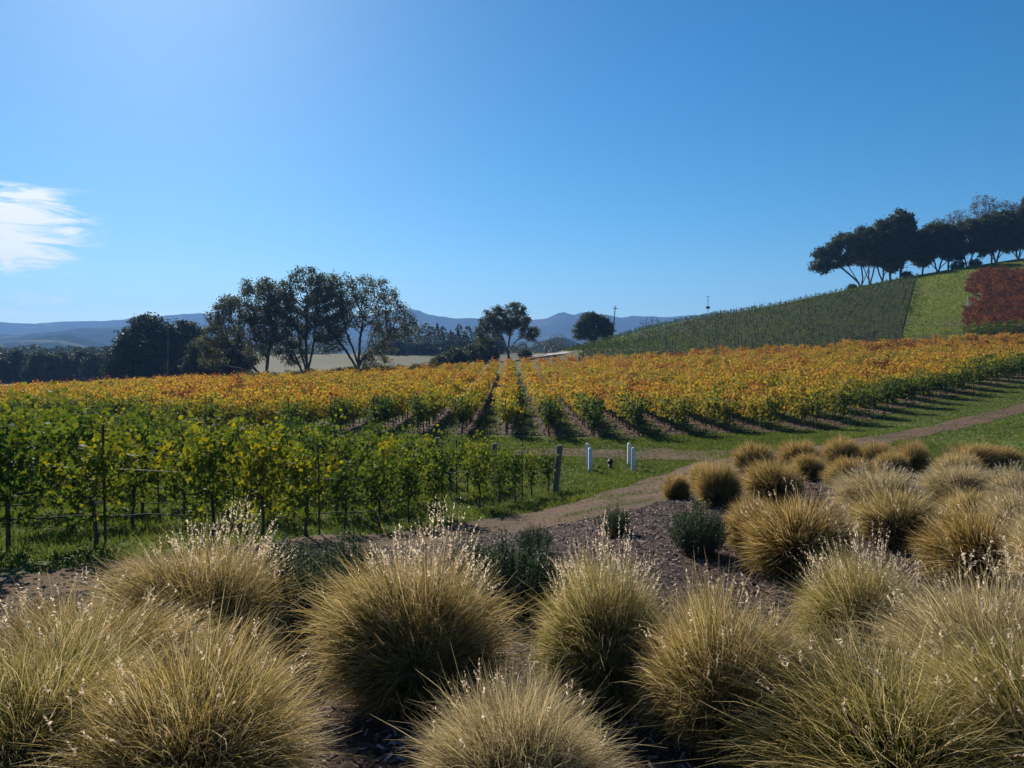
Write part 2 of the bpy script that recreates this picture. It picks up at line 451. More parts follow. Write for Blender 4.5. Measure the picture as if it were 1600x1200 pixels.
def mountain_mat(name, forest, grass, scale):
    m, nt, out = newmat(name)
    pos = position(nt)
    g = noise(nt, scale, 8, 0.65, pos, 1.0); f = noise(nt, scale * 14, 6, 0.7, pos)
    col = mixrgb(nt, sstep(nt, g, 0.52, 0.66), ramp(nt, f, forest), ramp(nt, f, grass))
    principled(nt, out, col, 1.0, f, 0.8, 20.0, 0.0)
    return m
M['mount'] = mountain_mat('mountain_forest', [(0.3, (0.018, 0.026, 0.014)), (0.8, (0.055, 0.062, 0.032))], [(0.3, (0.10, 0.09, 0.05)), (0.8, (0.20, 0.17, 0.10))], 0.0022)
M['foothill'] = mountain_mat('foothill_grass', [(0.3, (0.02, 0.03, 0.015)), (0.8, (0.05, 0.06, 0.028))], [(0.3, (0.16, 0.15, 0.07)), (0.8, (0.28, 0.25, 0.13))], 0.009)

# ------------------------------------------------------------------ ground sheets
def terrain():
    dr = [-45, -30, -20, -14, -9]
    d = -6.0
    while d < 460:
        dr.append(d); d += max(0.22, 0.012 * abs(d) + 0.10)
    dr = np.array(dr); nc = 250
    s = np.linspace(-1, 1, nc); s = np.sign(s) * np.abs(s) ** 1.15
    X = s[None, :] * (30 + 0.95 * np.maximum(dr, 0))[:, None]
    Y = np.repeat(dr[:, None], nc, 1)
    Z = H(X, Y)
    Z[0, :] -= 6; Z[:, 0] -= 8; Z[:, -1] -= 8; Z[-1, :] -= 6      # skirt into the plain
    V = np.stack([X, Y, Z], -1).reshape(-1, 3)
    nr = len(dr)
    i = np.arange(nr - 1)[:, None] * nc + np.arange(nc - 1)[None, :]
    F = np.stack([i, i + 1, i + nc + 1, i + nc], -1).reshape(-1, 4)
    ctr = V[F].mean(1)
    hill = (ctr[:, 1] > 131) & (ctr[:, 0] > 13.5 + (ctr[:, 1] - 131) * 0.02)
    meadow = (ctr[:, 1] > 131) & ~hill & (ctr[:, 0] > -0.34 * ctr[:, 1])
    for nm, sel, mt in (('ground', ~(hill | meadow), 'ground'), ('hill', hill, 'hill'), ('meadow', meadow, 'straw')):
        f = F[sel]; u, inv = np.unique(f, return_inverse=True)
        o = mobj(nm, mesh_np(nm, V[u], inv.reshape(f.shape), M[mt], smooth=True)); o['kind'] = 'structure'
terrain()
rng = np.random.default_rng(5)
def resample(P, n):
    P = np.asarray(P, float); L = np.concatenate([[0], np.cumsum(np.hypot(*np.diff(P, axis=0).T))])
    t = np.linspace(0, L[-1], n)
    return np.stack([np.interp(t, L, P[:, 0]), np.interp(t, L, P[:, 1])], -1)
def wob(n, amp, step=6, seed=0):
    r = np.random.default_rng(seed); k = max(2, n // step + 2)
    return np.interp(np.linspace(0, k - 1, n), np.arange(k), r.uniform(-amp, amp, k)) + r.uniform(-amp, amp, n) * 0.3
def sheet(name, A, B, n, m_, mat, off, jit=0.1, seed=1):
    A = resample(A, n); B = resample(B, n)
    d = B - A; ln = np.maximum(np.hypot(d[:, 0], d[:, 1]), 1e-3)[:, None]; u = d / ln
    A = A + u * wob(n, jit, 4, seed)[:, None]; B = B + u * wob(n, jit, 4, seed + 1)[:, None]
    t = np.linspace(0, 1, m_)[None, :, None]
    P = A[:, None, :] * (1 - t) + B[:, None, :] * t
    Z = H(P[..., 0], P[..., 1]) + off
    V = np.concatenate([P, Z[..., None]], -1).reshape(-1, 3)
    i = np.arange(n - 1)[:, None] * m_ + np.arange(m_ - 1)[None, :]
    F = np.stack([i, i + m_, i + m_ + 1, i + 1], -1).reshape(-1, 4)
    o = mobj(name, mesh_np(name, V, F, M[mat], smooth=True)); o['kind'] = 'structure'
    me = o.data
    if sum(p.normal.z for p in list(me.polygons)[:50]) < 0: me.flip_normals()
    return np.vstack([A, B[::-1]])

PU = [(-160, 930), (100, 898), (300, 870), (430, 847), (560, 835), (700, 823), (760, 814), (850, 797), (930, 777), (1000, 755), (1050, 737), (1100, 722), (1200, 707), (1290, 696), (1381, 680), (1475, 660), (1600, 630), (1760, 600)]
PL = [(-160, 965), (100, 930), (300, 902), (430, 868), (560, 858), (700, 850), (760, 840), (850, 826), (930, 810), (1000, 796), (1060, 780), (1125, 752), (1210, 728), (1300, 710), (1381, 694), (1475, 675), (1600, 645), (1760, 617)]
PUw = [G(*p) for p in PU]; PLw = [G(*p) for p in PL]
path_poly = sheet('dirt_path', PLw, PUw, 220, 14, 'dirt', 0.018, 0.38, 3)
track_poly = sheet('dirt_track', [G(*p) for p in ((800, 712), (870, 713), (960, 716), (1040, 719), (1110, 722))], [G(*p) for p in ((800, 703), (870, 702), (960, 703), (1040, 703), (1150, 704))], 80, 8, 'dirt', 0.026, 0.35, 8)
bed_near = [(-9, -3), (0, -3), (9, -3), (16, 2), (22, 12)]
bed_far = [G(*p) for p in PL[:13]] + [(9.4, 22.5), (12.0, 21.5), (15, 20.5), (17, 18), (20, 14)]
bed_poly = sheet('mulch_bed', bed_near, bed_far, 200, 60, 'mulch', 0.010, 0.12, 12)

X0ROW, ROWSP = -0.34, 2.4
_kx = np.array([-70, -30, -6, 11.65, 14.05, 16.45, 18.85, 21.25, 23.65, 26.05, 28.45, 30.85, 33.25, 35.65, 38.05, 60, 100])
_kd = np.array([50, 44.5, 41.5, 41, 40.9, 41.3, 42.7, 45, 47.6, 50, 52.3, 54.4, 56.5, 58.5, 60.2, 76, 105])
def dstart(x): return float(np.interp(x, _kx, _kd))
def dend(x): return 122.0 + (2.0 if x > 0 else 0.0)
xs = np.linspace(-78, 96, 60)
floor_poly = sheet('vineyard_floor', [(x, dstart(x) + 0.4) for x in xs], [(x, 128.0) for x in xs], 240, 90, 'floor', 0.03, 0.7, 20)
sheet('road', [G(*p) for p in ((812, 557.5), (850, 553.5), (880, 549.5), (902, 545.5))], [G(*p) for p in ((838, 558), (872, 554.5), (896, 550), (908, 546))], 40, 4, 'road', 0.06, 0.1, 31)

# the plain all round, below everything, out to the mountains
def plain():
    n = 72; rr = [30, 420, 900, 2000, 4000, 8000]
    V = [(0, 0, EYE - 13.0)]; F3 = []; F4 = []
    zz = [EYE - 13.0, EYE - 6.0, EYE - 6, EYE - 6, EYE - 6, EYE - 6]
    for r, z in zip(rr, zz):
        for k in range(n): V.append((r * math.sin(2 * math.pi * k / n), r * math.cos(2 * math.pi * k / n), z))
    for k in range(n): F3.append((0, 1 + (k + 1) % n, 1 + k))
    for i in range(len(rr) - 1):
        for k in range(n):
            a = 1 + i * n + k; b = 1 + i * n + (k + 1) % n
            F4.append((a, b, b + n, a + n))
    o = mobj('plain', mesh_np('plain', V, [np.array(F3), np.array(F4)], M['plain'])); o['kind'] = 'structure'
plain()
def fbm1(x, seed, octaves=5):
    r = np.random.default_rng(seed); out = np.zeros_like(x); a = 1.0
    for o in range(octaves):
        k = r.uniform(-1, 1, 4096); q = x * 2 ** o + 500.3
        i = np.floor(q).astype(int); f = q - i; f = f * f * (3 - 2 * f)
        out += a * (k[i % 4096] * (1 - f) + k[(i + 1) % 4096] * f); a *= 0.5
    return out
def fbm2(x, y, seed, octaves=5):
    r = np.random.default_rng(seed); T = r.uniform(-1, 1, (256, 256)); out = np.zeros_like(x); a = 1.0
    for o in range(octaves):
        X, Y = x * 2 ** o + 91.7, y * 2 ** o + 43.1
        i = np.floor(X).astype(int); j = np.floor(Y).astype(int); f = X - i; g = Y - j
        f = f * f * (3 - 2 * f); g = g * g * (3 - 2 * g)
        out += a * ((T[i % 256, j % 256] * (1 - f) + T[(i + 1) % 256, j % 256] * f) * (1 - g) + (T[i % 256, (j + 1) % 256] * (1 - f) + T[(i + 1) % 256, (j + 1) % 256] * f) * g); a *= 0.5
    return out
def ridge(name, prof, d, depth, mat, seed, rough=0.06, tree=5.0, nx=420, ny=46, foot=None):
    """a mountain range whose skyline follows prof (photo px) at distance d; slopes fall towards and away from us"""
    px = np.array([p[0] for p in prof], float); py = np.array([p[1] for p in prof], float)
    xs_ = np.linspace(px[0], px[-1], nx)
    ys_ = np.interp(xs_, px, py)
    X = (xs_ - 800) / FPX * d
    top = (550 - ys_) / FPX * d + EYE
    top = top + tree * fbm1(X / 60.0, seed, 5) * 0.6
    base = EYE - 8.0
    v = np.linspace(-1, 1, ny)
    Y = d + v[:, None] * depth + 0.18 * depth * fbm1(X / (depth * 0.6), seed + 3, 3)[None, :] * (1 - np.abs(v))[:, None]
    prof_v = np.clip(1 - np.abs(v), 0, 1) ** 0.85
    XX = np.repeat(X[None, :], ny, 0)
    gul = np.abs(fbm2(XX / (depth * 0.45), Y / (depth * 0.9), seed + 9, 5))
    Z = base + (top - base)[None, :] * prof_v[:, None] * (1 - gul * 0.55 * (1 - prof_v[:, None]) ** 0.5 * (v[:, None] < 0.02))
    Z += fbm2(XX / 40.0, Y / 40.0, seed + 5, 3) * tree * 0.5 * (prof_v[:, None] < 0.97)
    V = np.stack([XX, Y, Z], -1).reshape(-1, 3)
    i = np.arange(ny - 1)[:, None] * nx + np.arange(nx - 1)[None, :]
    F = np.stack([i, i + 1, i + nx + 1, i + nx], -1).reshape(-1, 4)
    o = mobj(name, mesh_np(name, V, F, M[mat], smooth=False)); o['kind'] = 'structure'
    return o
ridge('mountains', [(-900, 520), (-500, 500), (-200, 506), (0, 504), (40, 506), (80, 500), (130, 497), (200, 492), (250, 488), (300, 486), (340, 487), (420, 492), (500, 492), (560, 488),
                    (600, 484), (636, 480), (660, 487), (695, 496), (740, 498), (800, 500), (845, 497), (870, 492), (880, 490), (897, 494), (906, 489), (922, 487), (940, 491), (965, 494), (1000, 494),
                    (1050, 493), (1100, 490), (1148, 484), (1180, 487), (1240, 492), (1350, 500), (1500, 495), (1700, 500), (2100, 490), (2600, 515)], 3600, 900, 'mount', 11, tree=9.0)
ridge('mountains', [(-700, 545), (-300, 528), (-60, 524), (40, 520), (110, 511), (180, 506), (230, 505), (330, 509), (450, 520), (560, 530), (640, 524), (720, 527), (800, 535), (900, 530), (990, 521), (1080, 515), (1160, 513), (1300, 520), (1600, 540)],
      2300, 520, 'mount', 23, tree=7.0)
ridge('foothills', [(-500, 549), (-200, 541), (0, 536), (60, 528), (100, 522), (140, 530), (220, 545), (420, 549)], 1700, 260, 'foothill', 37, tree=4.0, nx=200, ny=30)
ridge('foothills', [(780, 549), (830, 541), (850, 529), (872, 524), (890, 527), (905, 534), (940, 545), (1000, 549)], 1100, 150, 'foothill', 41, tree=2.5, nx=160, ny=30)
ridge('foothills', [(900, 548), (940, 538), (970, 524), (1010, 518), (1060, 520), (1130, 512), (1200, 520), (1300, 546)], 1350, 180, 'mount', 47, tree=6.0, nx=200, ny=30)

# ------------------------------------------------------------------ leaves and vines
def unit(v): return v / np.maximum(np.linalg.norm(v, axis=-1, keepdims=True), 1e-9)
LEAF = np.array([(0, 0, 0)] + [(r * math.sin(math.radians(a)), r * math.cos(math.radians(a)) + 0.15, -0.22 * r * r + 0.05 * math.cos(3 * math.radians(a)))
        for a, r in ((-165, .40), (-115, .78), (-88, .52), (-52, .92), (-26, .62), (0, 1.0), (26, .62), (52, .92), (88, .52), (115, .78), (165, .40))])
LEAF_F = np.array([(0, i + 1, i) for i in range(1, 11)])
LEAF5 = np.array([(0, -.3, 0), (.62, .0, -.12), (.42, .72, -.16), (0, 1.0, -.25), (-.42, .72, -.16), (-.62, 0, -.12), (0, .3, .06)])
LEAF5_F = np.array([(6, i, (i + 1) % 6) for i in range(6)])
def leaves(pos, nrm, tip, size, tmpl=LEAF, faces=LEAF_F, rnd=None, rs=None):
    n = len(pos); nrm = unit(nrm)
    tip = unit(tip - nrm * (tip * nrm).sum(-1, keepdims=True)); side = np.cross(tip, nrm)
    V = pos[:, None, :] + size[:, None, None] * (tmpl[None, :, 0:1] * side[:, None, :] + tmpl[None, :, 1:2] * tip[:, None, :] + tmpl[None, :, 2:3] * nrm[:, None, :])
    k = len(tmpl)
    F = (faces[None] + (np.arange(n) * k)[:, None, None]).reshape(-1, faces.shape[1])
    a = np.repeat(rnd, k)
    return V.reshape(-1, 3), F, a
def foliage_mesh(name, pos, nrm, tip, size, rnd, mat, tmpl=LEAF, faces=LEAF_F):
    V, F, a = leaves(pos, nrm, tip, size, tmpl, faces, rnd)
    return mesh_np(name, V, F, mat, {'rnd': ('FLOAT', a)})

def vine_meshes(seed, half=0.62, z0=0.55, ztop=1.85, nleaf=620, lsize=0.062, lat=0.22, fine=True, flop=0.3, wide_top=1.3, gz=.16):
    r = np.random.default_rng(seed)
    mb = MB()
    pts = [(0, 0, -0.12)]; x = y = 0
    zc = 0.82
    for i in range(1, 6):
        x += r.uniform(-.025, .025); y += r.uniform(-.02, .02); pts.append((x, y, zc * i / 5))
    mb.tube(pts, [0.045, 0.036, 0.03, 0.03, 0.032, 0.03], 6)
    for s in (-1, 1):
        mb.tube([(x, y, zc - .03), (x + s * .12, y, zc + .04), (x + s * .35, y + r.uniform(-.02, .02), zc + .03), (x + s * half * 0.95, y, zc + .05)], [0.028, 0.024, 0.02, 0.012], 5)
    trunk = mb.mesh('trunk', M['vine_bark'])
    cb = MB(); P = []; A = []
    ns = 12
    per = nleaf // ns
    for k in range(ns):
        sx_ = (k + 0.5) / ns * 2 - 1 + r.uniform(-.06, .06)
        p = np.array([sx_ * half, r.uniform(-.04, .04), zc + 0.02])
        L = (ztop - zc) * r.uniform(0.66, 1.18) * (1.3 if r.random() < .14 else 1)
        dirn = np.array([r.uniform(-.25, .25), r.uniform(-.35, .35), 1.0])
        cur = [p.copy()]
        nseg = 7
        for i in range(nseg):
            dirn = dirn + np.array([r.uniform(-.2, .2), r.uniform(-.2, .2) * wide_top, -flop * (i / nseg) ** 2 * r.uniform(0.2, 1.8)])
            p = p + unit(dirn) * L / nseg; cur.append(p.copy())
        cb.tube([tuple(q) for q in cur], [0.006 - 0.0006 * i for i in range(len(cur))], 3, cap=False)
        cur = np.array(cur)
        for q in range(per):
            t = r.uniform(0, 1) ** 0.8 * nseg
            i = min(int(t), nseg - 1); b = cur[i] + (cur[i + 1] - cur[i]) * (t - i)
            P.append(b + r.normal(0, 1, 3) * np.array([.10, lat * 0.5, .09])); A.append(k)
    # leaves hanging below the cordon
    for q in range(int(nleaf * 0.27)):
        P.append(np.array([r.uniform(-half, half), r.normal(0, lat * .45), r.uniform(z0, zc + .15)])); A.append(ns + q % 5)
    P = np.array(P); n = len(P)
    out = np.stack([r.normal(0, .5, n), np.sign(P[:, 1] + r.normal(0, .1, n)) * .6 + r.normal(0, .4, n), r.normal(.45, .5, n)], -1)
    tip = np.stack([r.normal(0, .6, n), np.sign(P[:, 1]) * .3 + r.normal(0, .4, n), r.normal(-.7, .4, n)], -1)
    base = r.uniform(0, 1, ns + 5)
    rnd = np.clip(0.66 * base[np.array(A)] + 0.34 * r.uniform(0, 1, n) + gz * (P[:, 2] - 1.2), 0, 1)
    size = lsize * r.uniform(.65, 1.3, n)
    fol = foliage_mesh('foliage', P, out, tip, size, rnd, M['vine_leaf' if fine else 'gold_leaf'], LEAF if fine else LEAF5, LEAF_F if fine else LEAF5_F)
    return trunk, cb.mesh('canes', M['cane']), fol
NEAR_V = [vine_meshes(100 + i, half=.50, z0=0.42, ztop=1.72 + .05 * i, nleaf=400 + 40 * i, lsize=0.064, lat=.24) for i in range(6)]
FAR_V = [vine_meshes(200 + i, half=0.72, z0=0.62, ztop=1.95, nleaf=400, lsize=0.098, lat=0.32, fine=False, flop=0.55, wide_top=2.0, gz=.24) for i in range(6)]
def make_vine(ms, loc, rz, s, tint, label, group):
    e = empty('grapevine', loc, rz, s); tag(e, label, 'grapevine', group)
    mobj('trunk', ms[0], e); mobj('canes', ms[1], e)
    f = mobj('foliage', ms[2], e); f['kind'] = 'stuff'; f['tint'] = float(tint)
    return e

stake_mb = MB(); stake_mb.box(-.018, .018, -.004, .004, -.3, 1.9); stake_mb.box(-.004, .004, .004, .028, -.3, 1.9)
STAKE = stake_mb.mesh('trellis_stake', M['rust'])
def make_stake(loc, rz, s, label, group):
    o = mobj('trellis_stake', STAKE); o.location = loc; o.rotation_euler = (0, 0, rz); o.scale = (1, 1, s)
    tag(o, label, 'stake', group); return o

# near block: rows run away to the right
U = np.array([.452, .892]); NRM = np.array([-.892, .452])
E1 = np.array([1.48, 26.2])
ROW_ANG = math.atan2(U[1], U[0])
ORD = ['first', 'second', 'third', 'fourth', 'fifth', 'sixth', 'seventh', 'eighth', 'ninth', 'tenth', 'eleventh', 'twelfth', 'thirteenth']
rr = random.Random(7)
def nth(i):
    w = ['zeroth', 'first', 'second', 'third', 'fourth', 'fifth', 'sixth', 'seventh', 'eighth', 'ninth', 'tenth', 'eleventh', 'twelfth', 'thirteenth', 'fourteenth', 'fifteenth', 'sixteenth', 'seventeenth', 'eighteenth', 'nineteenth', 'twentieth']
    return w[i] if i <= 20 else '%d%s' % (i, {1: 'st', 2: 'nd', 3: 'rd'}.get(i % 10, 'th'))
n_near = 0; NEAR_ROWS = []
def in_view(x, y, m=1.12): return y > 1 and abs(x) < 0.667 * y * m + 0.6
first_vines = []
for j in range(13):
    E = E1 + NRM * 2.4 * j
    Lr = 0.0
    for t in np.arange(0.0, 40, 0.5):
        p = E - U * t
        if in_view(p[0], p[1], 1.08): Lr = t
    Lr = max(Lr + 1.5, 3.0)
    NEAR_ROWS.append((E, Lr))
    t = 0.62; nv = 0
    while t < Lr:
        p = E - U * t; x, y = p + NRM * rr.uniform(-.05, .05)
        sparse = (j == 0 and t < 2.6)
        if True:
            row = ORD[j]
            nv += 1
            lab = ('green grapevine in the front row, %s from the wooden post' % nth(nv)) if j == 0 else '%s green grapevine from the right end of the %s near row' % (nth(nv), row)
            tint = 0.29 + rr.uniform(-.08, .09) + (0.09 if rr.random() < .10 else 0) + min(0.05, 0.004 * t)
            v = make_vine(NEAR_V[rr.randrange(6)], (x, y, h1(x, y)), ROW_ANG + (math.pi if rr.random() < .5 else 0), rr.uniform(.84, 1.12) * (0.95 if sparse else 1.0), tint, lab, 'grapevines of near row %s' % row)
            n_near += 1
        t += 1.18 * (rr.uniform(1.7, 2.0) if rr.random() < .10 else 1.0)
    k = 0; t = 2.54; nv = 0
    while t < Lr:
        p = E - U * t; nv += 1
        make_stake((p[0], p[1], h1(*p)), ROW_ANG, rr.uniform(.92, 1.02), ('rusty steel stake in the front row of green vines, %s from the wooden post' % nth(nv)) if j == 0 else '%s rusty stake from the right end of the %s green row' % (nth(nv), ORD[j]), 'stakes of near row %s' % ORD[j])
        t += 4.71
    # drip hose and wire run along the row
    def line(zoff, sag, rad, name, mat, label, cat):
        mb = MB(); pts = []
        nn = int(Lr / 0.59) + 2
        for i in range(nn + 1):
            tt = Lr * i / nn; q = E - U * tt
            pts.append((q[0], q[1], h1(*q) + zoff - sag * abs(math.sin(math.pi * (tt - .62) / 1.18))))
        mb.tube(pts, rad, 5)
        tag(mb.build(name, M[mat]), label, cat, 'trellis lines of the near block')
    line(0.46, 0.03, 0.011, 'drip_hose', 'hose', 'black drip hose strung low along the %s row of green vines' % ('front' if j == 0 else ORD[j]), 'hose')
    if j < 6:
        line(1.15, 0.0, 0.0035, 'trellis_wire', 'wire', 'thin steel trellis wire through the leaves of the %s row of green vines' % ('front' if j == 0 else ORD[j]), 'wire')

def wood_post(x, y, hgt, rad, lean, label):
    mb = MB(); b = h1(x, y)
    prof = [(0, 0, -.3), (0, 0, 0), (lean * .5, 0, hgt * .5), (lean, 0, hgt - .02), (lean, 0, hgt)]
    mb.tube(prof, [rad, rad, rad * .96, rad * .93, rad * .80], 10)
    o = mb.build('wooden_post', M['wood']); o.location = (x, y, b)
    return tag(o, label, 'post', 'wooden end posts of the near vine rows')
wood_post(E1[0], E1[1], 1.62, .115, .16, 'weathered wooden end post leaning right, beside the lawn with white bollards')
for j, lab in ((1, 'grey wooden end post half hidden behind the front row of vines'), (2, 'grey wooden end post of the third vine row, behind leaves'), (3, 'grey wooden end post of the fourth vine row, behind leaves'), (4, 'grey wooden end post of the fifth vine row, behind leaves')):
    p = E1 + NRM * 2.4 * j; wood_post(p[0], p[1], 1.55, .11, .05, lab)

# autumn block: rows run straight away from the photographer
cand = []
kmin = int(math.ceil((-76 - X0ROW) / ROWSP)); kmax = int((94 - X0ROW) / ROWSP)
stakes_far = []
for k in range(kmin, kmax + 1):
    x = X0ROW + ROWSP * k
    d = dstart(x) + 0.75; i = 0
    while d < 121.5:
        xx = x + rr.uniform(-.08, .08)
        if in_view(xx, d, 1.1):
            cand.append((d, xx, k, i))
            if i % 4 == 0: stakes_far.append((d - .7, x, k, i))
        d += 1.42; i += 1
def autumn_tint(x, d, i):
    e = 0.385 + 0.24 * min(1.0, i / 6.0)
    e += 0.05 * math.sin(x * .23 + d * .11) + 0.05 * math.sin(d * .31 - x * .37)
    if d > 110: e += 0.09
    if rr.random() < .05: e += 0.16
    if rr.random() < .04: e -= 0.14
    if i == 0: e -= 0.06
    return e + rr.uniform(-.05, .05)
# rank by distance plus how open the view is (row ends first)
cand.sort(key=lambda q: q[0] + (0 if q[3] < 4 else 14) + (10 if q[1] < -9 else 0))
n_ind = max(0, 296 - n_near)
for (d, x, k, i) in cand[:n_ind]:
    if x < -1.6: grp = 'left'; where = 'left of the central alley'
    elif x < 14: grp = 'bollard side'; where = 'behind the white bollards'
    else: grp = 'road side'; where = 'along the dirt road to the right'
    row = '%s autumn row %s of the central alley' % (nth(k) if k > 0 else nth(1 - k), 'right' if k > 0 else 'left')
    if i == 0: lab = 'dark end vine of the ' + row; g = 'row end grapevines, ' + grp
    else: lab = '%s vine, yellow green, of the %s' % (nth(i + 1), row); g = 'autumn grapevines, ' + grp
    make_vine(FAR_V[rr.randrange(6)], (x, d, h1(x, d)), math.pi / 2 + (math.pi if rr.random() < .5 else 0), rr.uniform(.9, 1.15), autumn_tint(x, d, i), lab, g)
rest = cand[n_ind:]
stakes_far.sort(key=lambda q: q[0])
for (d, x, k, i) in stakes_far[:200]:
    make_stake((x, d, h1(x, d)), 0, rr.uniform(1.0, 1.1), '%s rusty stake of the %s autumn row %s of the central alley' % (nth(i // 4 + 1), nth(k) if k > 0 else nth(1 - k), 'right' if k > 0 else 'left'), 'stakes at the ends of autumn rows' if i == 0 else 'stakes inside the autumn rows')

def gn_scatter(name, pts, sources, label=None, cat=None):
    """one object that instances meshes of existing objects on its points; pts rows: x y z yaw scale tint id"""
    pts = np.array(pts, float)
    me = bpy.data.meshes.new(name); me.vertices.add(len(pts)); me.vertices.foreach_set('co', pts[:, :3].astype(np.float32).ravel())
    for nm, col, ty in (('yaw', 3, 'FLOAT'), ('scl', 4, 'FLOAT'), ('tint', 5, 'FLOAT'), ('vid', 6, 'INT')):
        a = me.attributes.new(nm, ty, 'POINT'); a.data.foreach_set('value', pts[:, col].astype(np.int32 if ty == 'INT' else np.float32))
    o = mobj(name, me)
    ng = bpy.data.node_groups.new(name + '_nodes', 'GeometryNodeTree')
    ng.interface.new_socket('Geometry', in_out='INPUT', socket_type='NodeSocketGeometry')
    ng.interface.new_socket('Geometry', in_out='OUTPUT', socket_type='NodeSocketGeometry')
    gi = ng.nodes.new('NodeGroupInput'); go = ng.nodes.new('NodeGroupOutput')
    mp = ng.nodes.new('GeometryNodeMeshToPoints'); ng.links.new(gi.outputs[0], mp.inputs[0])
    def attr(nm, ty):
        n = ng.nodes.new('GeometryNodeInputNamedAttribute'); n.data_type = ty; n.inputs['Name'].default_value = nm
        return n.outputs[0]
    cx = ng.nodes.new('ShaderNodeCombineXYZ'); ng.links.new(attr('yaw', 'FLOAT'), cx.inputs[2])
    er = ng.nodes.new('FunctionNodeEulerToRotation'); ng.links.new(cx.outputs[0], er.inputs[0])
    fin = ng.nodes.new('GeometryNodeJoinGeometry')
    for grp in sources:
        jn = ng.nodes.new('GeometryNodeJoinGeometry')
        for ob in grp:
            oi = ng.nodes.new('GeometryNodeObjectInfo'); oi.transform_space = 'ORIGINAL'
            oi.inputs['Object'].default_value = ob; oi.inputs['As Instance'].default_value = True
            ng.links.new(oi.outputs['Geometry'], jn.inputs[0])
        ip = ng.nodes.new('GeometryNodeInstanceOnPoints')
        ng.links.new(mp.outputs[0], ip.inputs['Points']); ng.links.new(jn.outputs[0], ip.inputs['Instance'])
        ip.inputs['Pick Instance'].default_value = True
        ng.links.new(attr('vid', 'INT'), ip.inputs['Instance Index'])
        ng.links.new(er.outputs[0], ip.inputs['Rotation']); ng.links.new(attr('scl', 'FLOAT'), ip.inputs['Scale'])
        ng.links.new(ip.outputs[0], fin.inputs[0])
    ng.links.new(fin.outputs[0], go.inputs[0])
    md = o.modifiers.new('scatter', 'NODES'); md.node_group = ng
    tag(o, label, cat, None, 'stuff')
    return o
fol_src, trk_src = [], []
for ms in FAR_V:
    for o in COL.objects:
        if o.data == ms[2] and len(fol_src) < 6 and o.data not in [q.data for q in fol_src]: fol_src.append(o)
        if o.data == ms[0] and o.data not in [q.data for q in trk_src]: trk_src.append(o)
zz = H(np.array([q[1] for q in rest]), np.array([q[0] for q in rest]))
pts = [(x, d, zz[n], math.pi / 2 + (math.pi if rr.random() < .5 else 0) + rr.uniform(-.1, .1), rr.uniform(.8, 1.26), autumn_tint(x, d, i), rr.randrange(6)) for n, (d, x, k, i) in enumerate(rest)]
gn_scatter('vineyard_vines', pts, [fol_src, trk_src], 'golden orange mass of autumn grapevines filling the slope behind the first vines', 'vineyard')
# stakes deeper in the field, too many to keep apart
V = []; F = []
for (d, x, k, i) in stakes_far[200:]:
    z = h1(x, d); o = len(V)
    V += [(x - .02, d, z), (x + .02, d, z), (x + .02, d, z + 2.05), (x - .02, d, z + 2.05), (x, d - .02, z), (x, d + .02, z), (x, d + .02, z + 2.05), (x, d - .02, z + 2.05)]
    F += [(o, o + 1, o + 2, o + 3), (o + 4, o + 5, o + 6, o + 7)]
tag(mobj('trellis_stakes', mesh_np('trellis_stakes', V, np.array(F), M['rust'])), 'many thin stakes deeper among the golden autumn vines', 'stakes', None, 'stuff')

# young vines on the hill, red vines at its right end
def hillrows(poly_px, dlist_step, spx, d0, d1, xfun, seed):
    pass
r2 = np.random.default_rng(77)
ys_px = []
def px_of(x, y, z):
    dy, dz = y, z - EYE
    f = dy * math.cos(PITCH) - dz * math.sin(PITCH); u = dy * math.sin(PITCH) + dz * math.cos(PITCH)
    return 800 + FPX * x / f, 600 - FPX * u / f
def yline(px):  # right edge of young block in px is x ~ 1412 at y=520, 1440 at y=440
    return px
yp = []; stk = []
gx = []; gy = []
for row in np.arange(126.0, 193.0, 2.1):
    for x in np.arange(10.0, 118.0, 1.25):
        gx.append(x + r2.uniform(-.1, .1)); gy.append(row + 0.10 * (x - 60) * 0.25 + r2.uniform(-.08, .08))
gx = np.array(gx); gy = np.array(gy); gz = H(gx, gy)
EDGE_Y = [(133, 84.0), (150, 86.0), (165, 89.0), (180, 98.0), (193, 104.0)]
for x, y, z in zip(gx, gy, gz):
    px, py = px_of(x, y, z)
    lim = np.interp(py, [440, 470, 520, 560], [1436, 1430, 1412, 1405])
    if px < 880 or px > lim or y > 189: continue
    if py > 551 - (px - 880) * 0.02 and px < 905: continue
    yp.append((x, y, z, r2.uniform(0, 6.28), r2.uniform(.55, .9), r2.uniform(.10, .34), 0))
    if r2.random() < .28: stk.append((x, y, z, r2.uniform(1.2, 1.75)))
young_r = np.random.default_rng(4)
n = 95
P = np.stack([young_r.normal(0, .30, n), young_r.normal(0, .16, n), young_r.uniform(.35, 1.25, n)], -1)
src = mobj('foliage', foliage_mesh('young_foliage', P, young_r.normal(0, 1, (n, 3)) + np.array([0, 0, .4]), young_r.normal(0, 1, (n, 3)), .11 * young_r.uniform(.7, 1.3, n), young_r.uniform(0, 1, n), M['vine_leaf'], LEAF5, LEAF5_F))
src['tint'] = 0.25; src['kind'] = 'stuff'; sroot = empty('young_grapevine', yp[len(yp) // 2][:3]); src.parent = sroot
mb = MB(); mb.tube([(0, 0, -.1), (.02, 0, .4), (0, .01, .8)], .02, 5); mobj('trunk', mb.mesh('trunk', M['vine_bark']), sroot)
tag(sroot, 'small green young grapevine in the middle of the dark hillside planting', 'young grapevine')
gn_scatter('young_vines', yp, [[src]], 'rows of small dark green young vines across the hillside', 'young vines')
V = []; F = []
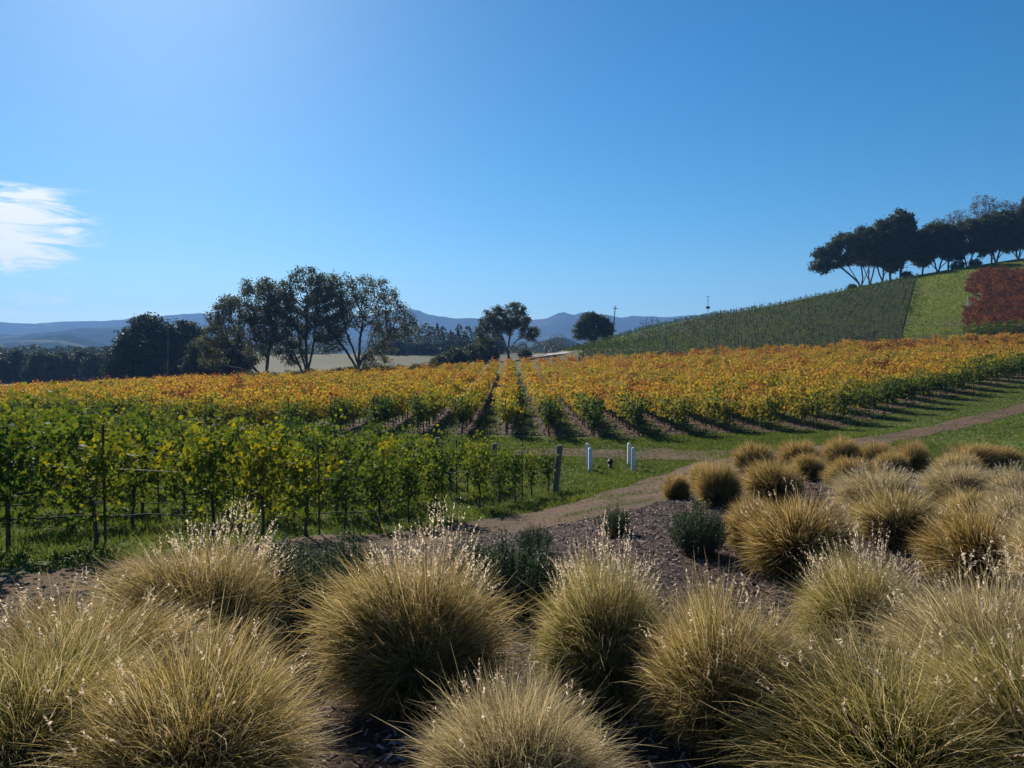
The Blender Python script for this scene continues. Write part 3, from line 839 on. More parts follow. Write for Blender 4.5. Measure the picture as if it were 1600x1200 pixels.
for (x, y, z, hh) in stk:
    o = len(V); w = .035
    V += [(x - w, y, z), (x + w, y, z), (x + w, y, z + hh), (x - w, y, z + hh), (x, y - w, z), (x, y + w, z), (x, y + w, z + hh), (x, y - w, z + hh)]
    F += [(o, o + 1, o + 2, o + 3), (o + 4, o + 5, o + 6, o + 7)]
tag(mobj('vine_stakes', mesh_np('vine_stakes', V, np.array(F), M['rust'])), 'fine thin stakes standing all over the young hillside vines', 'stakes', None, 'stuff')
# soil sheet under the young vines
A = [wp(p, 550, 127.0)[:2] for p in (905, 1000, 1100, 1200, 1300, 1404)]
Bq = [wp(p, q, d)[:2] for p, q, d in ((915, 545, 160), (1000, 520, 181), (1100, 496, 187), (1200, 480, 189), (1300, 459, 189), (1432, 434, 189))]
sheet('hillside_soil', A, Bq, 120, 40, 'young_floor', 0.12, 0.4, 51)
rp = []; 
for x in np.arange(72, 150, 2.1):
    for y in np.arange(125.5, 186, 1.35):
        xx = x + r2.uniform(-.1, .1) + (y - 134) * 0.12; z = h1(xx, y); px, py = px_of(xx, y, z)
        lo = np.interp(py, [425, 445, 520], [1535, 1512, 1504])
        if px < lo or px > 1760 or py < 428: continue
        if 1515 < px < 1535 and 466 < py < 478 and r2.random() < .7: continue
        if 1503 < px < 1520 and 462 < py < 492 and r2.random() < .8: continue
        near = y < 130
        rp.append((xx, y, z, 1.45 + r2.uniform(-.1, .1), r2.uniform(.85, 1.1), r2.uniform(.22, .34) if near else r2.uniform(.95, 1.10), r2.integers(0, 6)))
gn_scatter('red_vines', rp, [fol_src, trk_src], 'dark red grapevines on the hill at the right edge', 'red vines')
tb = MB(); tb.lathe([(.05, 0), (.055, .3), (.05, .75)], 8); TUBE = tb.mesh('grow_tube', M['tube'])
for ti, (px, py) in enumerate(sorted(((1512, 471), (1513, 477), (1511, 483), (1516, 484), (1521, 487), (1510, 489), (1561, 462), (1567, 460), (1573, 464), (1565, 467), (1577, 466), (1560, 486), (1519, 479), (1515, 490)))):
    q = G(px, py); o = mobj('grow_tube', TUBE); o.location = (q[0], q[1], h1(*q)); o.scale = (2.2, 2.2, 1.6)
    tag(o, 'white grow tube among the red vines on the hill, %s from the left' % nth(ti + 1), 'grow tube', 'white grow tubes on the hill')

# ------------------------------------------------------------------ trees
def grow(seed, trunk, env, nattr=900, D=0.42, infl=3.2, kill=0.9, iters=140, up=0.05, zfloor=None):
    r = np.random.default_rng(seed)
    w = np.array([e[3] * e[4] * e[5] for e in env]); w = w / w.sum()
    A = []
    for e, wi in zip(env, w):
        n = int(nattr * wi) + 5
        v = unit(r.normal(0, 1, (n, 3))) * (r.uniform(0.15, 1, (n, 1)) ** (1 / 2.2))
        A.append(v * np.array(e[3:6]) + np.array(e[0:3]))
    A = np.vstack(A)
    if zfloor is not None: A = A[A[:, 2] > zfloor]
    nodes = []; par = []
    for path in trunk:
        prev = -1; p0 = np.array(path[0], float)
        if nodes:
            dd = [np.linalg.norm(q - p0) for q in nodes]; j = int(np.argmin(dd)); prev = j if dd[j] < 0.6 else -1
        if prev < 0: nodes.append(p0); par.append(-1); prev = len(nodes) - 1
        for a, b in zip(path[:-1], path[1:]):
            a = np.array(a, float); b = np.array(b, float); m = max(1, int(np.linalg.norm(b - a) / D))
            for i in range(1, m + 1):
                nodes.append(a + (b - a) * i / m + r.normal(0, .03, 3)); par.append(prev); prev = len(nodes) - 1
    P = np.array(nodes); par = list(par)
    d = np.linalg.norm(A[:, None, :] - P[None, :, :], axis=2); bi = d.argmin(1); bd = d.min(1)
    alive = bd > kill
    for it in range(iters):
        act = alive & (bd < infl)
        if not act.any():
            if it == 0 or not alive.any(): break
            infl *= 1.3
            if infl > 14: break
            continue
        idx = bi[act]; dv = unit(A[act] - P[idx])
        u, inv = np.unique(idx, return_inverse=True)
        s = np.zeros((len(u), 3)); np.add.at(s, inv, dv)
        s = unit(s + np.array([0, 0, up]) + r.normal(0, .22, s.shape))
        newp = P[u] + s * D
        base = len(P)
        P = np.vstack([P, newp]); par += list(u)
        d = np.linalg.norm(A[:, None, :] - newp[None, :, :], axis=2)
        nb = d.argmin(1); nd = d.min(1); better = nd < bd
        bi[better] = base + nb[better]; bd[better] = nd[better]
        alive &= bd > kill
        if len(P) > 5000: break
    return P, np.array(par), r
def tree_meshes(seed, trunk, env, leaf_mat, nleaf=9000, lsize=0.20, r0=0.4, spread=0.42, bark='bark', tipr=0.018, expo=2.4, **kw):
    P, par, r = grow(seed, trunk, env, **kw)
    n = len(P); rad = np.zeros(n)
    kids = np.zeros(n, int)
    for i in range(n):
        if par[i] >= 0: kids[par[i]] += 1
    for i in range(n - 1, -1, -1):
        if rad[i] == 0: rad[i] = tipr ** expo
        if par[i] >= 0: rad[par[i]] += rad[i]
    rad = rad ** (1 / expo); rad = rad * min(1.0, r0 / rad.max()) if rad.max() > r0 else rad * (r0 / rad.max()) ** 0.6
    # tubes
    V = []; F = []
    seg = np.where(par >= 0)[0]
    a = P[par[seg]]; b = P[seg]; t = unit(b - a)
    ref = np.where(np.abs(t[:, 2:3]) < .9, np.array([[0.1, .2, 1.0]]), np.array([[1.0, .1, 0]]))
    s1 = unit(np.cross(t, ref)); s2 = np.cross(t, s1)
    K = 5; ra = np.minimum(rad[par[seg]], rad[seg] * 1.35); rb = rad[seg]
    ring = [(math.cos(2 * math.pi * k / K), math.sin(2 * math.pi * k / K)) for k in range(K)]
    VV = np.stack([a + (s1 * cc + s2 * ss) * ra[:, None] for cc, ss in ring] + [b + t * rb[:, None] * .3 + (s1 * cc + s2 * ss) * rb[:, None] for cc, ss in ring], 1)
    o = (np.arange(len(seg)) * 2 * K)[:, None]
    FF = np.concatenate([np.stack([o[:, 0] + k, o[:, 0] + (k + 1) % K, o[:, 0] + K + (k + 1) % K, o[:, 0] + K + k], -1) for k in range(K)])
    root = P[0]
    tm = mesh_np('trunk', VV.reshape(-1, 3), FF, M[bark], smooth=True)
    tw = np.where(rad < tipr * 3.0)[0]
    wgt = 1.0 / (rad[tw] ** 0.7); wgt /= wgt.sum()
    ii = r.choice(tw, nleaf, p=wgt)
    # clumpy: each twig node carries its own density
    pos = P[ii] + r.normal(0, spread, (nleaf, 3)) * np.array([1, 1, .75])
    nr_ = r.normal(0, 1, (nleaf, 3)) + np.array([0, 0, .5]); tp = r.normal(0, 1, (nleaf, 3))
    nodern = r.uniform(0, 1, n)
    rn = np.clip(.55 * nodern[ii] + .45 * r.uniform(0, 1, nleaf), 0, 1)
    Q = np.array([(0, -.5, 0), (.55, .05, .12), (.1, .62, -.05), (-.5, .15, .1)]); QF = np.array([(0, 1, 2, 3)])
    lm = foliage_mesh('crown', pos, nr_, tp, lsize * r.uniform(.6, 1.5, nleaf), rn, M[leaf_mat], Q, QF)
    return tm, lm
def plant(ms, x, y, rz, s, label, group, name='oak_tree', cat='tree', sz=None, dz=-0.25):
    e = empty(name, (x, y, h1(x, y) + dz), rz, s)
    if sz: e.scale = (s, s, s * sz)
    tag(e, label, cat, group)
    mobj('trunk', ms[0], e); cr_ = mobj('crown', ms[1], e); cr_['kind'] = 'stuff'
    return e
GR3 = 'great valley oaks beyond the autumn vines'
# left oak of the three: leans left, crown reaching out to the left
o1 = tree_meshes(301, [[(0, 0, 0), (-.3, 0, 2.2), (-.2, .2, 5.0), (.8, .3, 8)], [(-.3, 0, .3), (-1.8, .3, 2.0), (-4.0, .2, 4.6), (-6, .2, 6.2)], [(-1.5, .2, 1.6), (-4.6, -.3, 2.7), (-7.2, -.4, 3.1)]],
                 [(-4.5, 0, 10.2, 5.2, 4.2, 4.6), (-1.0, 0, 13.2, 4.2, 3.8, 4.2), (-8.4, 0, 6.8, 3.4, 3.0, 3.0), (1.4, 0, 10.5, 3.2, 3, 4.8), (-9, 0, 3.6, 2.4, 2, 1.8), (-1.8, 0, 5.2, 2.0, 2.4, 1.8)], 'oak_leaf', 27000, .195, .60, .40, nattr=1400, D=.45)
o2 = tree_meshes(302, [[(0, 0, 0), (-.1, 0, 2.5), (-.9, 0, 5.5), (-1.2, 0, 9)], [(-.1, 0, 1.0), (.7, .1, 3.5), (1.4, 0, 7), (1.5, 0, 10)], [(-.2, 0, .8), (-1.4, 0, 3.6), (-2.9, 0, 7)], [(.1, 0, 2.0), (.1, -.2, 7), (.3, 0, 11)]],
                 [(-3.0, 0, 9.5, 4.2, 3.4, 5.4), (0, 0, 13.8, 4.8, 3.4, 5.0), (3.2, 0, 11.4, 4.0, 3.2, 5.8), (-2.2, 0, 4.6, 3.4, 2, 2.2)], 'oak_leaf', 25000, .195, .60, .38, nattr=1300, D=.45)
o3 = tree_meshes(303, [[(0, 0, 0), (0, 0, 2.4), (-.8, 0, 5), (-2.0, 0, 8)], [(0, 0, 2.0), (.9, .1, 4.4), (2.4, 0, 7)], [(0, 0, 1.6), (-1.8, .2, 4.5), (-4, 0, 7.4)], [(0, 0, 2.6), (.2, 0, 6), (.6, .1, 9)], [(.5, 0, 3.4), (3.4, 0, 6.0), (5.6, 0, 7.6)]],
                 [(-3.4, 0, 12.0, 5.0, 4, 5.6), (1.8, 0, 12.2, 5.2, 4, 4.8), (5.6, 0, 9.8, 4.2, 3.2, 3.8), (-4.5, 0, 7.2, 3.2, 2.4, 3.4), (3.0, 0, 3.8, 3.4, 2, 2.6)], 'oak_leaf', 23000, .18, .58, .42, nattr=1700, D=.42, kill=.8)
def at(px, d): return ((px - 800) / FPX * d * math.cos(0), d)
x, y = at(420, 136); plant(o1, x, y, 0, 1.12, 'big valley oak on the left of the three, leaning left with twin trunks', GR3)
x, y = at(478, 139); plant(o2, x, y, 0, 1.14, 'tall upright valley oak in the middle of the three, several stems', GR3)
x, y = at(560, 137); plant(o3, x, y, 0, 1.10, 'sparse valley oak on the right of the three, with fine spreading branches', GR3)
# oak by the road
o4 = tree_meshes(304, [[(0, 0, 0), (-.2, 0, 2.2), (-.8, 0, 4.0), (-1.6, 0, 6)], [(-.2, 0, 2.0), (1.4, .1, 4.3), (3.2, 0, 5.6)], [(-.1, 0, 2.2), (-2.6, .2, 4.0), (-4.8, 0, 4.6)], [(-.2, 0, 2.6), (.3, 0, 6), (.6, .2, 8.5)]],
                 [(-2.5, 0, 8.6, 3.8, 3.4, 3.6), (1.2, 0, 9.4, 3.8, 3.4, 3.4), (4.4, 0, 6.2, 2.7, 2.4, 2.2), (-5.2, 0, 5.2, 2.4, 2.4, 2.8)], 'oak_leaf', 20000, .20, .52, .36, nattr=1000, D=.42)
x, y = at(795, 166); plant(o4, x, y, 0, 1.0, 'dark spreading oak by the pale road at the end of the vine alley', None)
o5 = tree_meshes(305, [[(0, 0, 0), (.1, 0, 1.4), (-.4, 0, 3)], [(.1, 0, 1.2), (1.3, 0, 3.0)], [(0, 0, 1.2), (-1.8, 0, 2.8)]],
                 [(0, 0, 4.2, 3.9, 3.4, 3.4), (1.8, 0, 3.8, 3.2, 3, 3.2), (-2.8, 0, 3.0, 2.4, 2, 2.2), (-1, 0, 6.2, 2.4, 2, 1.8)], 'live_oak_leaf', 15000, .25, .35, .40, nattr=700, D=.42)
x, y = at(927, 205); plant(o5, x, y, 0, 1.15, 'round dense dark oak next to the leaning utility pole', None, dz=-.2)
# hilltop grove
o6 = tree_meshes(306, [[(0, 0, 0), (-1.0, 0, 2.0), (-2.6, 0, 4.6)], [(0, 0, .2), (.2, 0, 2.6), (-.4, 0, 5.6)], [(-.8, 0, 1.6), (-3.4, .2, 3.9), (-5.6, 0, 5.4)], [(.1, 0, 1.0), (1.4, 0, 4.4)]],
                 [(-3.2, 0, 8.4, 4.0, 3.6, 3.6), (-7.2, 0, 6.6, 3.2, 3, 3.0), (.4, 0, 9.6, 3.4, 3.4, 3.6), (-9.0, 0, 4.6, 2.0, 2, 1.6)], 'live_oak_leaf', 19000, .27, .40, .42, nattr=900, D=.45)
o7 = tree_meshes(307, [[(0, 0, 0), (.2, 0, 2.6), (.4, 0, 6)], [(.1, 0, .6), (-.9, 0, 3.2), (-1.4, 0, 6)], [(.2, 0, 2.0), (1.8, 0, 5.2)]],
                 [(-1.8, 0, 8.6, 3.4, 3.2, 3.8), (1.8, 0, 9.4, 3.4, 3.2, 4.2), (0, 0, 12.0, 2.8, 2.8, 2.8)], 'live_oak_leaf', 19000, .27, .38, .42, nattr=900, D=.45)
o8 = tree_meshes(308, [[(0, 0, 0), (-.6, 0, 2.4), (-1.6, 0, 5)], [(0, 0, .4), (.7, 0, 2.8), (1.6, 0, 5.4)], [(-.2, 0, 1.0), (-2.4, .1, 3.3)], [(.2, 0, 1.2), (2.6, 0, 3.6)]],
                 [(0, 0, 7.6, 4.8, 4, 3.8), (-3.6, 0, 5.4, 2.6, 2.4, 2.4), (3.4, 0, 5.6, 2.8, 2.6, 2.6)], 'live_oak_leaf', 19000, .27, .38, .42, nattr=900, D=.45)
o9 = tree_meshes(309, [[(0, 0, 0), (0, 0, 4), (-.5, 0, 8)], [(0, 0, 3), (1.4, 0, 7), (2, 0, 10)], [(0, 0, 4), (-2.2, 0, 8)]],
                 [(-2.5, 0, 11.5, 3.2, 3, 3.6), (2.2, 0, 13.0, 3.2, 3, 4.0)], 'dry_leaf', 4200, .18, .32, .40, nattr=900, D=.45, kill=.75)
GR = 'oaks of the hilltop grove'
for ms, px, d, rz, s, lab in (
        (o6, 1344, 190, 0, 1.18, 'leftmost hilltop oak, crown leaning far out over the slope'),
        (o7, 1356, 195, 2.0, 1.05, 'slim hilltop oak just behind the leftmost leaning one'),
        (o7, 1376, 193, 0, 1.13, 'tall hilltop oak with two thin trunks, second clump from the left end'),
        (o7, 1404, 192, 4.0, 1.22, 'tallest dense oak of the left half of the hilltop grove'),
        (o8, 1388, 197, 1.0, 1.2, 'broad oak behind the tall ones in the left half of the hilltop grove'),
        (o8, 1462, 192, 0, 1.15, 'broad low oak with splayed trunks in the middle of the hilltop grove'),
        (o9, 1478, 198, 0, .98, 'thin half bare brown tree rising above the middle of the grove'),
        (o8, 1508, 194, 3.0, 1.12, 'rounded dense oak right of the middle of the hilltop grove'),
        (o9, 1545, 197, 2.2, 1.12, 'tall half bare tree with open branches, highest of the grove'),
        (o8, 1552, 193, 5.0, 1.2, 'wide dark oak below the tall half bare tree'),
        (o7, 1610, 192, 1.0, 1.15, 'dark oak cut by the right edge of the photo'),
        (o8, 1660, 194, 2.0, 1.05, 'dark oak of the grove beyond the right edge'),
        (o8, 1438, 199, 4.2, 1.15, 'broad dark oak closing the gap between the two halves of the hilltop grove'),
        (o8, 1586, 199, 1.5, 1.2, 'dense oak far back at the right end of the hilltop grove')):
    x, y = at(px, d + 19); plant(ms, x, y, rz, s * 1.1, lab, GR)
# low understory shrubs under the grove
bush = tree_meshes(310, [[(0, 0, 0), (0, 0, .5)], [(0, 0, .2), (.5, 0, .8)], [(0, 0, .2), (-.5, .1, .8)]], [(0, 0, 1.2, 1.7, 1.4, 1.1)], 'live_oak_leaf', 2200, .18, .10, .26, nattr=160, D=.25, infl=2.5, kill=.5)
for px, d, s, lab in ((1329, 205, .8, 'dark low shrub at the foot of the leftmost hilltop oak'), (1414, 206, 1.0, 'dark low shrub between the trunks of the tall hilltop oaks'), (1492, 208, 1.2, 'dark low shrub under the middle of the hilltop grove'), (1520, 209, 1.1, 'second low shrub under the middle of the grove, farther right')):
    x, y = at(px, d); plant(bush, x, y, px, s, lab, 'shrubs under the hilltop grove', 'shrub', 'shrub')
# dark trees left of the three oaks
d1 = tree_meshes(311, [[(0, 0, 0), (0, 0, 3), (.2, 0, 6)], [(0, 0, 1.5), (2, 0, 4.5)], [(0, 0, 1.5), (-2, 0, 4.5)]],
                 [(0, 0, 8.5, 4.4, 4, 5.0), (-3.0, 0, 6.0, 3.2, 3.4, 4.6), (3.2, 0, 6.2, 3.2, 3.4, 4.8), (0, 0, 4, 4.6, 4, 3.4)], 'wood_leaf', 19000, .32, .4, .5, nattr=800, D=.5)
d2 = tree_meshes(312, [[(0, 0, 0), (0, 0, 2.5), (-.4, 0, 5)], [(0, 0, 1.2), (1.8, 0, 3.6)], [(0, 0, 1.0), (-1.8, 0, 3.2)]],
                 [(0, 0, 6.0, 4.2, 3.8, 4.2), (2.4, 0, 4.0, 3.0, 3, 3.4), (-2.6, 0, 4.4, 3.0, 3, 3.6)], 'wood_leaf', 17000, .31, .36, .5, nattr=700, D=.5)
GRD = 'dark trees left of the three oaks'
for ms, px, d, rz, s, lab in (
        (d1, 232, 172, 0, 1.32, 'tallest dense dark tree left of the three oaks, beside the brown pole'),
        (d1, 292, 176, 2, 1.18, 'dense dark tree right behind the brown pole'),
        (d2, 204, 176, 1, 1.15, 'rounded dark tree on the left flank of the tallest dark tree'),
        (d2, 322, 150, 3, .92, 'mid green bushy tree under the left reach of the leaning oak'),
        (d2, 356, 152, 4, .95, 'mid green bushy tree beside the trunks of the leaning oak')):
    x, y = at(px, d); plant(ms, x, y, rz, s, lab, GRD, 'dark_tree')
GRL = 'trees of the far left treeline'
lab_l = ['first tree of the left treeline from the left edge of the photo', 'second tree of the left treeline from the left edge', 'third tree of the left treeline from the left edge', 'fourth tree of the left treeline, under the pale mountain patch',
         'fifth tree of the left treeline', 'sixth tree of the left treeline, lower than its neighbours', 'seventh tree of the left treeline', 'eighth tree of the left treeline, next to the tall dark trees']
for k, px in enumerate((-12, 18, 44, 70, 98, 122, 148, 172)):
    x, y = at(px, 222 + (k % 3) * 7); plant(d2 if k % 2 else d1, x, y, k * 1.3, (1.08, 1.16, .98, 1.10, 1.0, 1.04, .94, .98)[k] * (1.0 if k % 2 else .82), lab_l[k], GRL, 'dark_tree')
x, y = at(-50, 225); plant(d1, x, y, 2, 1.0, 'dark treeline tree beyond the left edge of the photo', GRL, 'dark_tree')
# bushes in front of the oaks and at the field's far edge
GRB = 'bushes along the far edge of the autumn field'
for px, d, s, lab in ((378, 133, 1.15, 'yellowish low bush under the leaning oak'), (395, 134, .9, 'smaller low bush beside the trunk of the leaning oak'), (595, 138, 1.1, 'low leafy bush right of the sparse oak trunk'), (690, 150, 1.5, 'dark green bush left of the spreading oak'), (712, 152, 2.0, 'larger dark green bush touching the spreading oak'), (745, 160, 2.0, 'dark bush under the left limbs of the spreading oak'), (765, 164, 1.6, 'low bush at the foot of the spreading oak'), (820, 172, 1.1, 'small bush right of the spreading oak trunk'), (676, 152, .9, 'small round green bush at the edge of the straw meadow')):
    x, y = at(px, d); plant(bush, x, y, px * .7, s, lab, GRB, 'shrub', 'shrub')
# bare twiggy tree behind the hill shoulder
bt = tree_meshes(313, [[(0, 0, 0), (0, 0, 3), (.4, 0, 5)], [(0, 0, 2), (2, 0, 5)], [(0, 0, 2), (-2, 0, 4.6)]], [(0, 0, 7, 5, 4, 3), (4, 0, 5.6, 3, 3, 2.4), (-4, 0, 5.6, 3.4, 3, 2.4)], 'dry_leaf', 900, .14, .3, .3, nattr=900, D=.4, kill=.7)
x, y = at(1018, 235); plant(bt, x, y, 0, .72, 'bare twiggy tree showing behind the shoulder of the hill', None, dz=EYE + 3.6 - h1(x, y))
x, y = at(872, 235); plant(bt, x, y, 1, .75, 'small bare tree in the valley left of the round oak', None)
# far woods beyond the meadow: a mass
def woods(name, specs, label, mat, seed, nper=260):
    r = np.random.default_rng(seed); P = []; S = []; Rn = []
    for (px, d, hgt, wdt, conif) in specs:
        x, y = at(px, d); z = h1(x, y) if d < 400 else EYE - 3
        t = r.uniform(0, 1, nper)
        env = (1 - t) ** .8 if conif else np.sqrt(np.clip(1 - (2 * t - .9) ** 2 * .8, .05, 1))
        q = r.uniform(0, 6.28, nper); rr_ = np.sqrt(r.uniform(.1, 1, nper)) * env * wdt
        P.append(np.stack([x + rr_ * np.cos(q), y + rr_ * np.sin(q), z + t * hgt], -1)); S.append(np.full(nper, .07 * wdt + .28)); Rn.append(np.clip(r.uniform(0, .5) + r.uniform(0, .5, nper), 0, 1))
    P = np.vstack(P); S = np.concatenate(S); Rn = np.concatenate(Rn); n = len(P)
    Q = np.array([(0, -.7, 0), (.8, .05, .2), (.1, .9, -.1), (-.75, .15, .15)])
    me = foliage_mesh(name, P, r.normal(0, 1, (n, 3)) + np.array([0, 0, .4]), r.normal(0, 1, (n, 3)), S * r.uniform(.6, 1.3, n), Rn, M[mat], Q, np.array([(0, 1, 2, 3)]))
    tag(mobj(name, me), label, 'woods', None, 'stuff')
rw = np.random.default_rng(91)
sp = [(px + rw.uniform(-5, 5), 345 + rw.uniform(-10, 25), rw.uniform(8.5, 14.5), rw.uniform(2.4, 4.0), rw.random() < .55) for px in np.arange(585, 790, 6.5)] + \
     [(px + rw.uniform(-4, 4), 338, rw.uniform(4, 7), rw.uniform(2.4, 3.6), False) for px in np.arange(585, 790, 9)]
woods('far_woods', sp, 'distant blue green woods beyond the straw meadow', 'wood_leaf', 92, 420)
sp = [(px + rw.uniform(-5, 5), 405 + rw.uniform(-5, 40), (rw.uniform(4.5, 7) if px < 210 else rw.uniform(7, 12)), rw.uniform(3, 5), False) for px in np.arange(-80, 520, 9)]
woods('far_woods', sp, 'distant dark woods behind the three oaks and the left trees', 'wood_leaf', 93, 300)
sp = [(px + rw.uniform(-5, 5), 420 + rw.uniform(-20, 60), rw.uniform(4, 9), rw.uniform(3, 5), False) for px in np.arange(800, 1010, 9)]
woods('far_woods', sp, 'distant woods in the valley behind the round oak', 'wood_leaf', 94, 260)

# ------------------------------------------------------------------ poles, bollards, valve, mast
def utility(px, ybase, ytop, d, rad, lean, label, arm):
    x, y = at(px, d); z = h1(x, y); hgt = (ybase - ytop) / FPX * d
    e = empty('utility_pole', (x, y, z)); tag(e, label, 'pole')
    zb = wp(px, ybase, d)[2] - z
    mb = MB(); mb.tube([(0, 0, -.3), (lean * .5, 0, (zb + hgt) * .5), (lean, 0, zb + hgt)], [rad, rad * .85, rad * .7], 8); mb.build('shaft', M['pole'], e)
    if arm:
        mb = MB(); mb.box(lean - arm, lean + arm, -.08, .08, zb + hgt - .75, zb + hgt - .6); mb.build('crossarm', M['pole'], e)
        mi = MB()
        for q in (-.9, .9): mi.lathe([(.03, 0), (.06, .06), (.04, .2)], 8, lean + q * arm, 0)
        o = mi.build('insulators', M['steel'], e); o.location = (0, 0, zb + hgt - .6)
    return e
utility(957, 529, 478, 190, .15, .62, 'slim wooden utility pole leaning right beside the round dark oak', .55)
utility(262, 590, 502, 150, .16, .25, 'brown wooden pole standing in front of the dark trees on the left', .0)
# weather mast on the young vineyard
x, y, z_ = wp(1106, 493, 183); z = h1(x, y); e = empty('weather_mast', (x, y, z)); tag(e, 'thin weather mast with a dark box on the hillside skyline', 'mast')
top = wp(1104.5, 464, 183)[2] - z; bx = wp(1106, 480.5, 183)[2] - z
mb = MB(); mb.tube([(0, 0, -.2), (0, 0, top)], [.07, .045], 6); mb.build('mast_pole', M['steel'], e)
mb = MB(); mb.box(-.42, .42, -.12, .12, bx - .3, bx + .3); mb.build('panel_box', M['black'], e)
mb = MB(); mb.box(-.30, .30, -.06, .06, top - .02, top + .10); mb.lathe([(.05, top + .1), (.09, top + .16), (.05, top + .25)], 8, -.22); mb.build('wind_sensor', M['black'], e)
mb = MB(); mb.lathe([(.05, top - 1.0), (.12, top - .95), (.12, top - .75), (.05, top - .7)], 8); mb.build('rain_gauge', M['steel'], e)
# bollards
bb = MB(); w = .07
prof = [(w, -.2), (w, .86), (w * .86, .895), (w * .45, .92)]
V = []; F = []
for hw, z in prof: V += [(-hw, -hw, z), (hw, -hw, z), (hw, hw, z), (-hw, hw, z)]
for i in range(len(prof) - 1):
    for k in range(4): F.append((i * 4 + k, i * 4 + (k + 1) % 4, i * 4 + 4 + (k + 1) % 4, i * 4 + 4 + k))
F.append((12, 13, 14, 15)); F.append((3, 2, 1, 0)); bb.add(V, F)
BOLL = bb.mesh('bollard', M['white'])
for px, py, lab in ((922, 735.6, 'white wooden bollard on the lawn, front one of the left pair'), (918, 727, 'white wooden bollard on the lawn, rear one of the left pair'),
                    (989, 735, 'white wooden bollard on the lawn, front one of the right pair'), (983, 726, 'white wooden bollard on the lawn, rear one of the right pair')):
    q = G(px, py); o = mobj('bollard', BOLL); o.location = (q[0], q[1], h1(*q)); o.rotation_euler = (rr.uniform(-.015, .015), rr.uniform(-.015, .015), rr.uniform(-.12, .12))
    tag(o, lab, 'bollard', 'white bollards round the irrigation valve')
q = G(953.7, 731.5); e = empty('irrigation_valve', (q[0], q[1], h1(*q))); tag(e, 'small black irrigation valve standing between the white bollards', 'valve')
mb = MB(); mb.lathe([(.11, -.1), (.11, .03), (.075, .06), (.07, .16)], 14); mb.build('base', M['black'], e, True)
mb = MB(); mb.lathe([(.07, .16), (.10, .19), (.115, .24), (.11, .30), (.08, .34)], 14); mb.tube([(.06, 0, .25), (.125, 0, .25)], .035, 8); mb.tube([(-.06, 0, .25), (-.12, 0, .25)], .035, 8); mb.build('body', M['black'], e, True)
mb = MB(); mb.lathe([(.055, .335), (.06, .36), (.05, .385), (.02, .395)], 12); mb.build('cap', M['black'], e, True)
q2 = G(961, 731); mb = MB(); mb.tube([(0, 0, -.1), (.01, 0, .62)], .008, 5); o = mb.build('marker_rod', M['rust']); o.location = (q2[0], q2[1], h1(*q2)); tag(o, 'thin upright marker rod right of the black irrigation valve', 'rod')

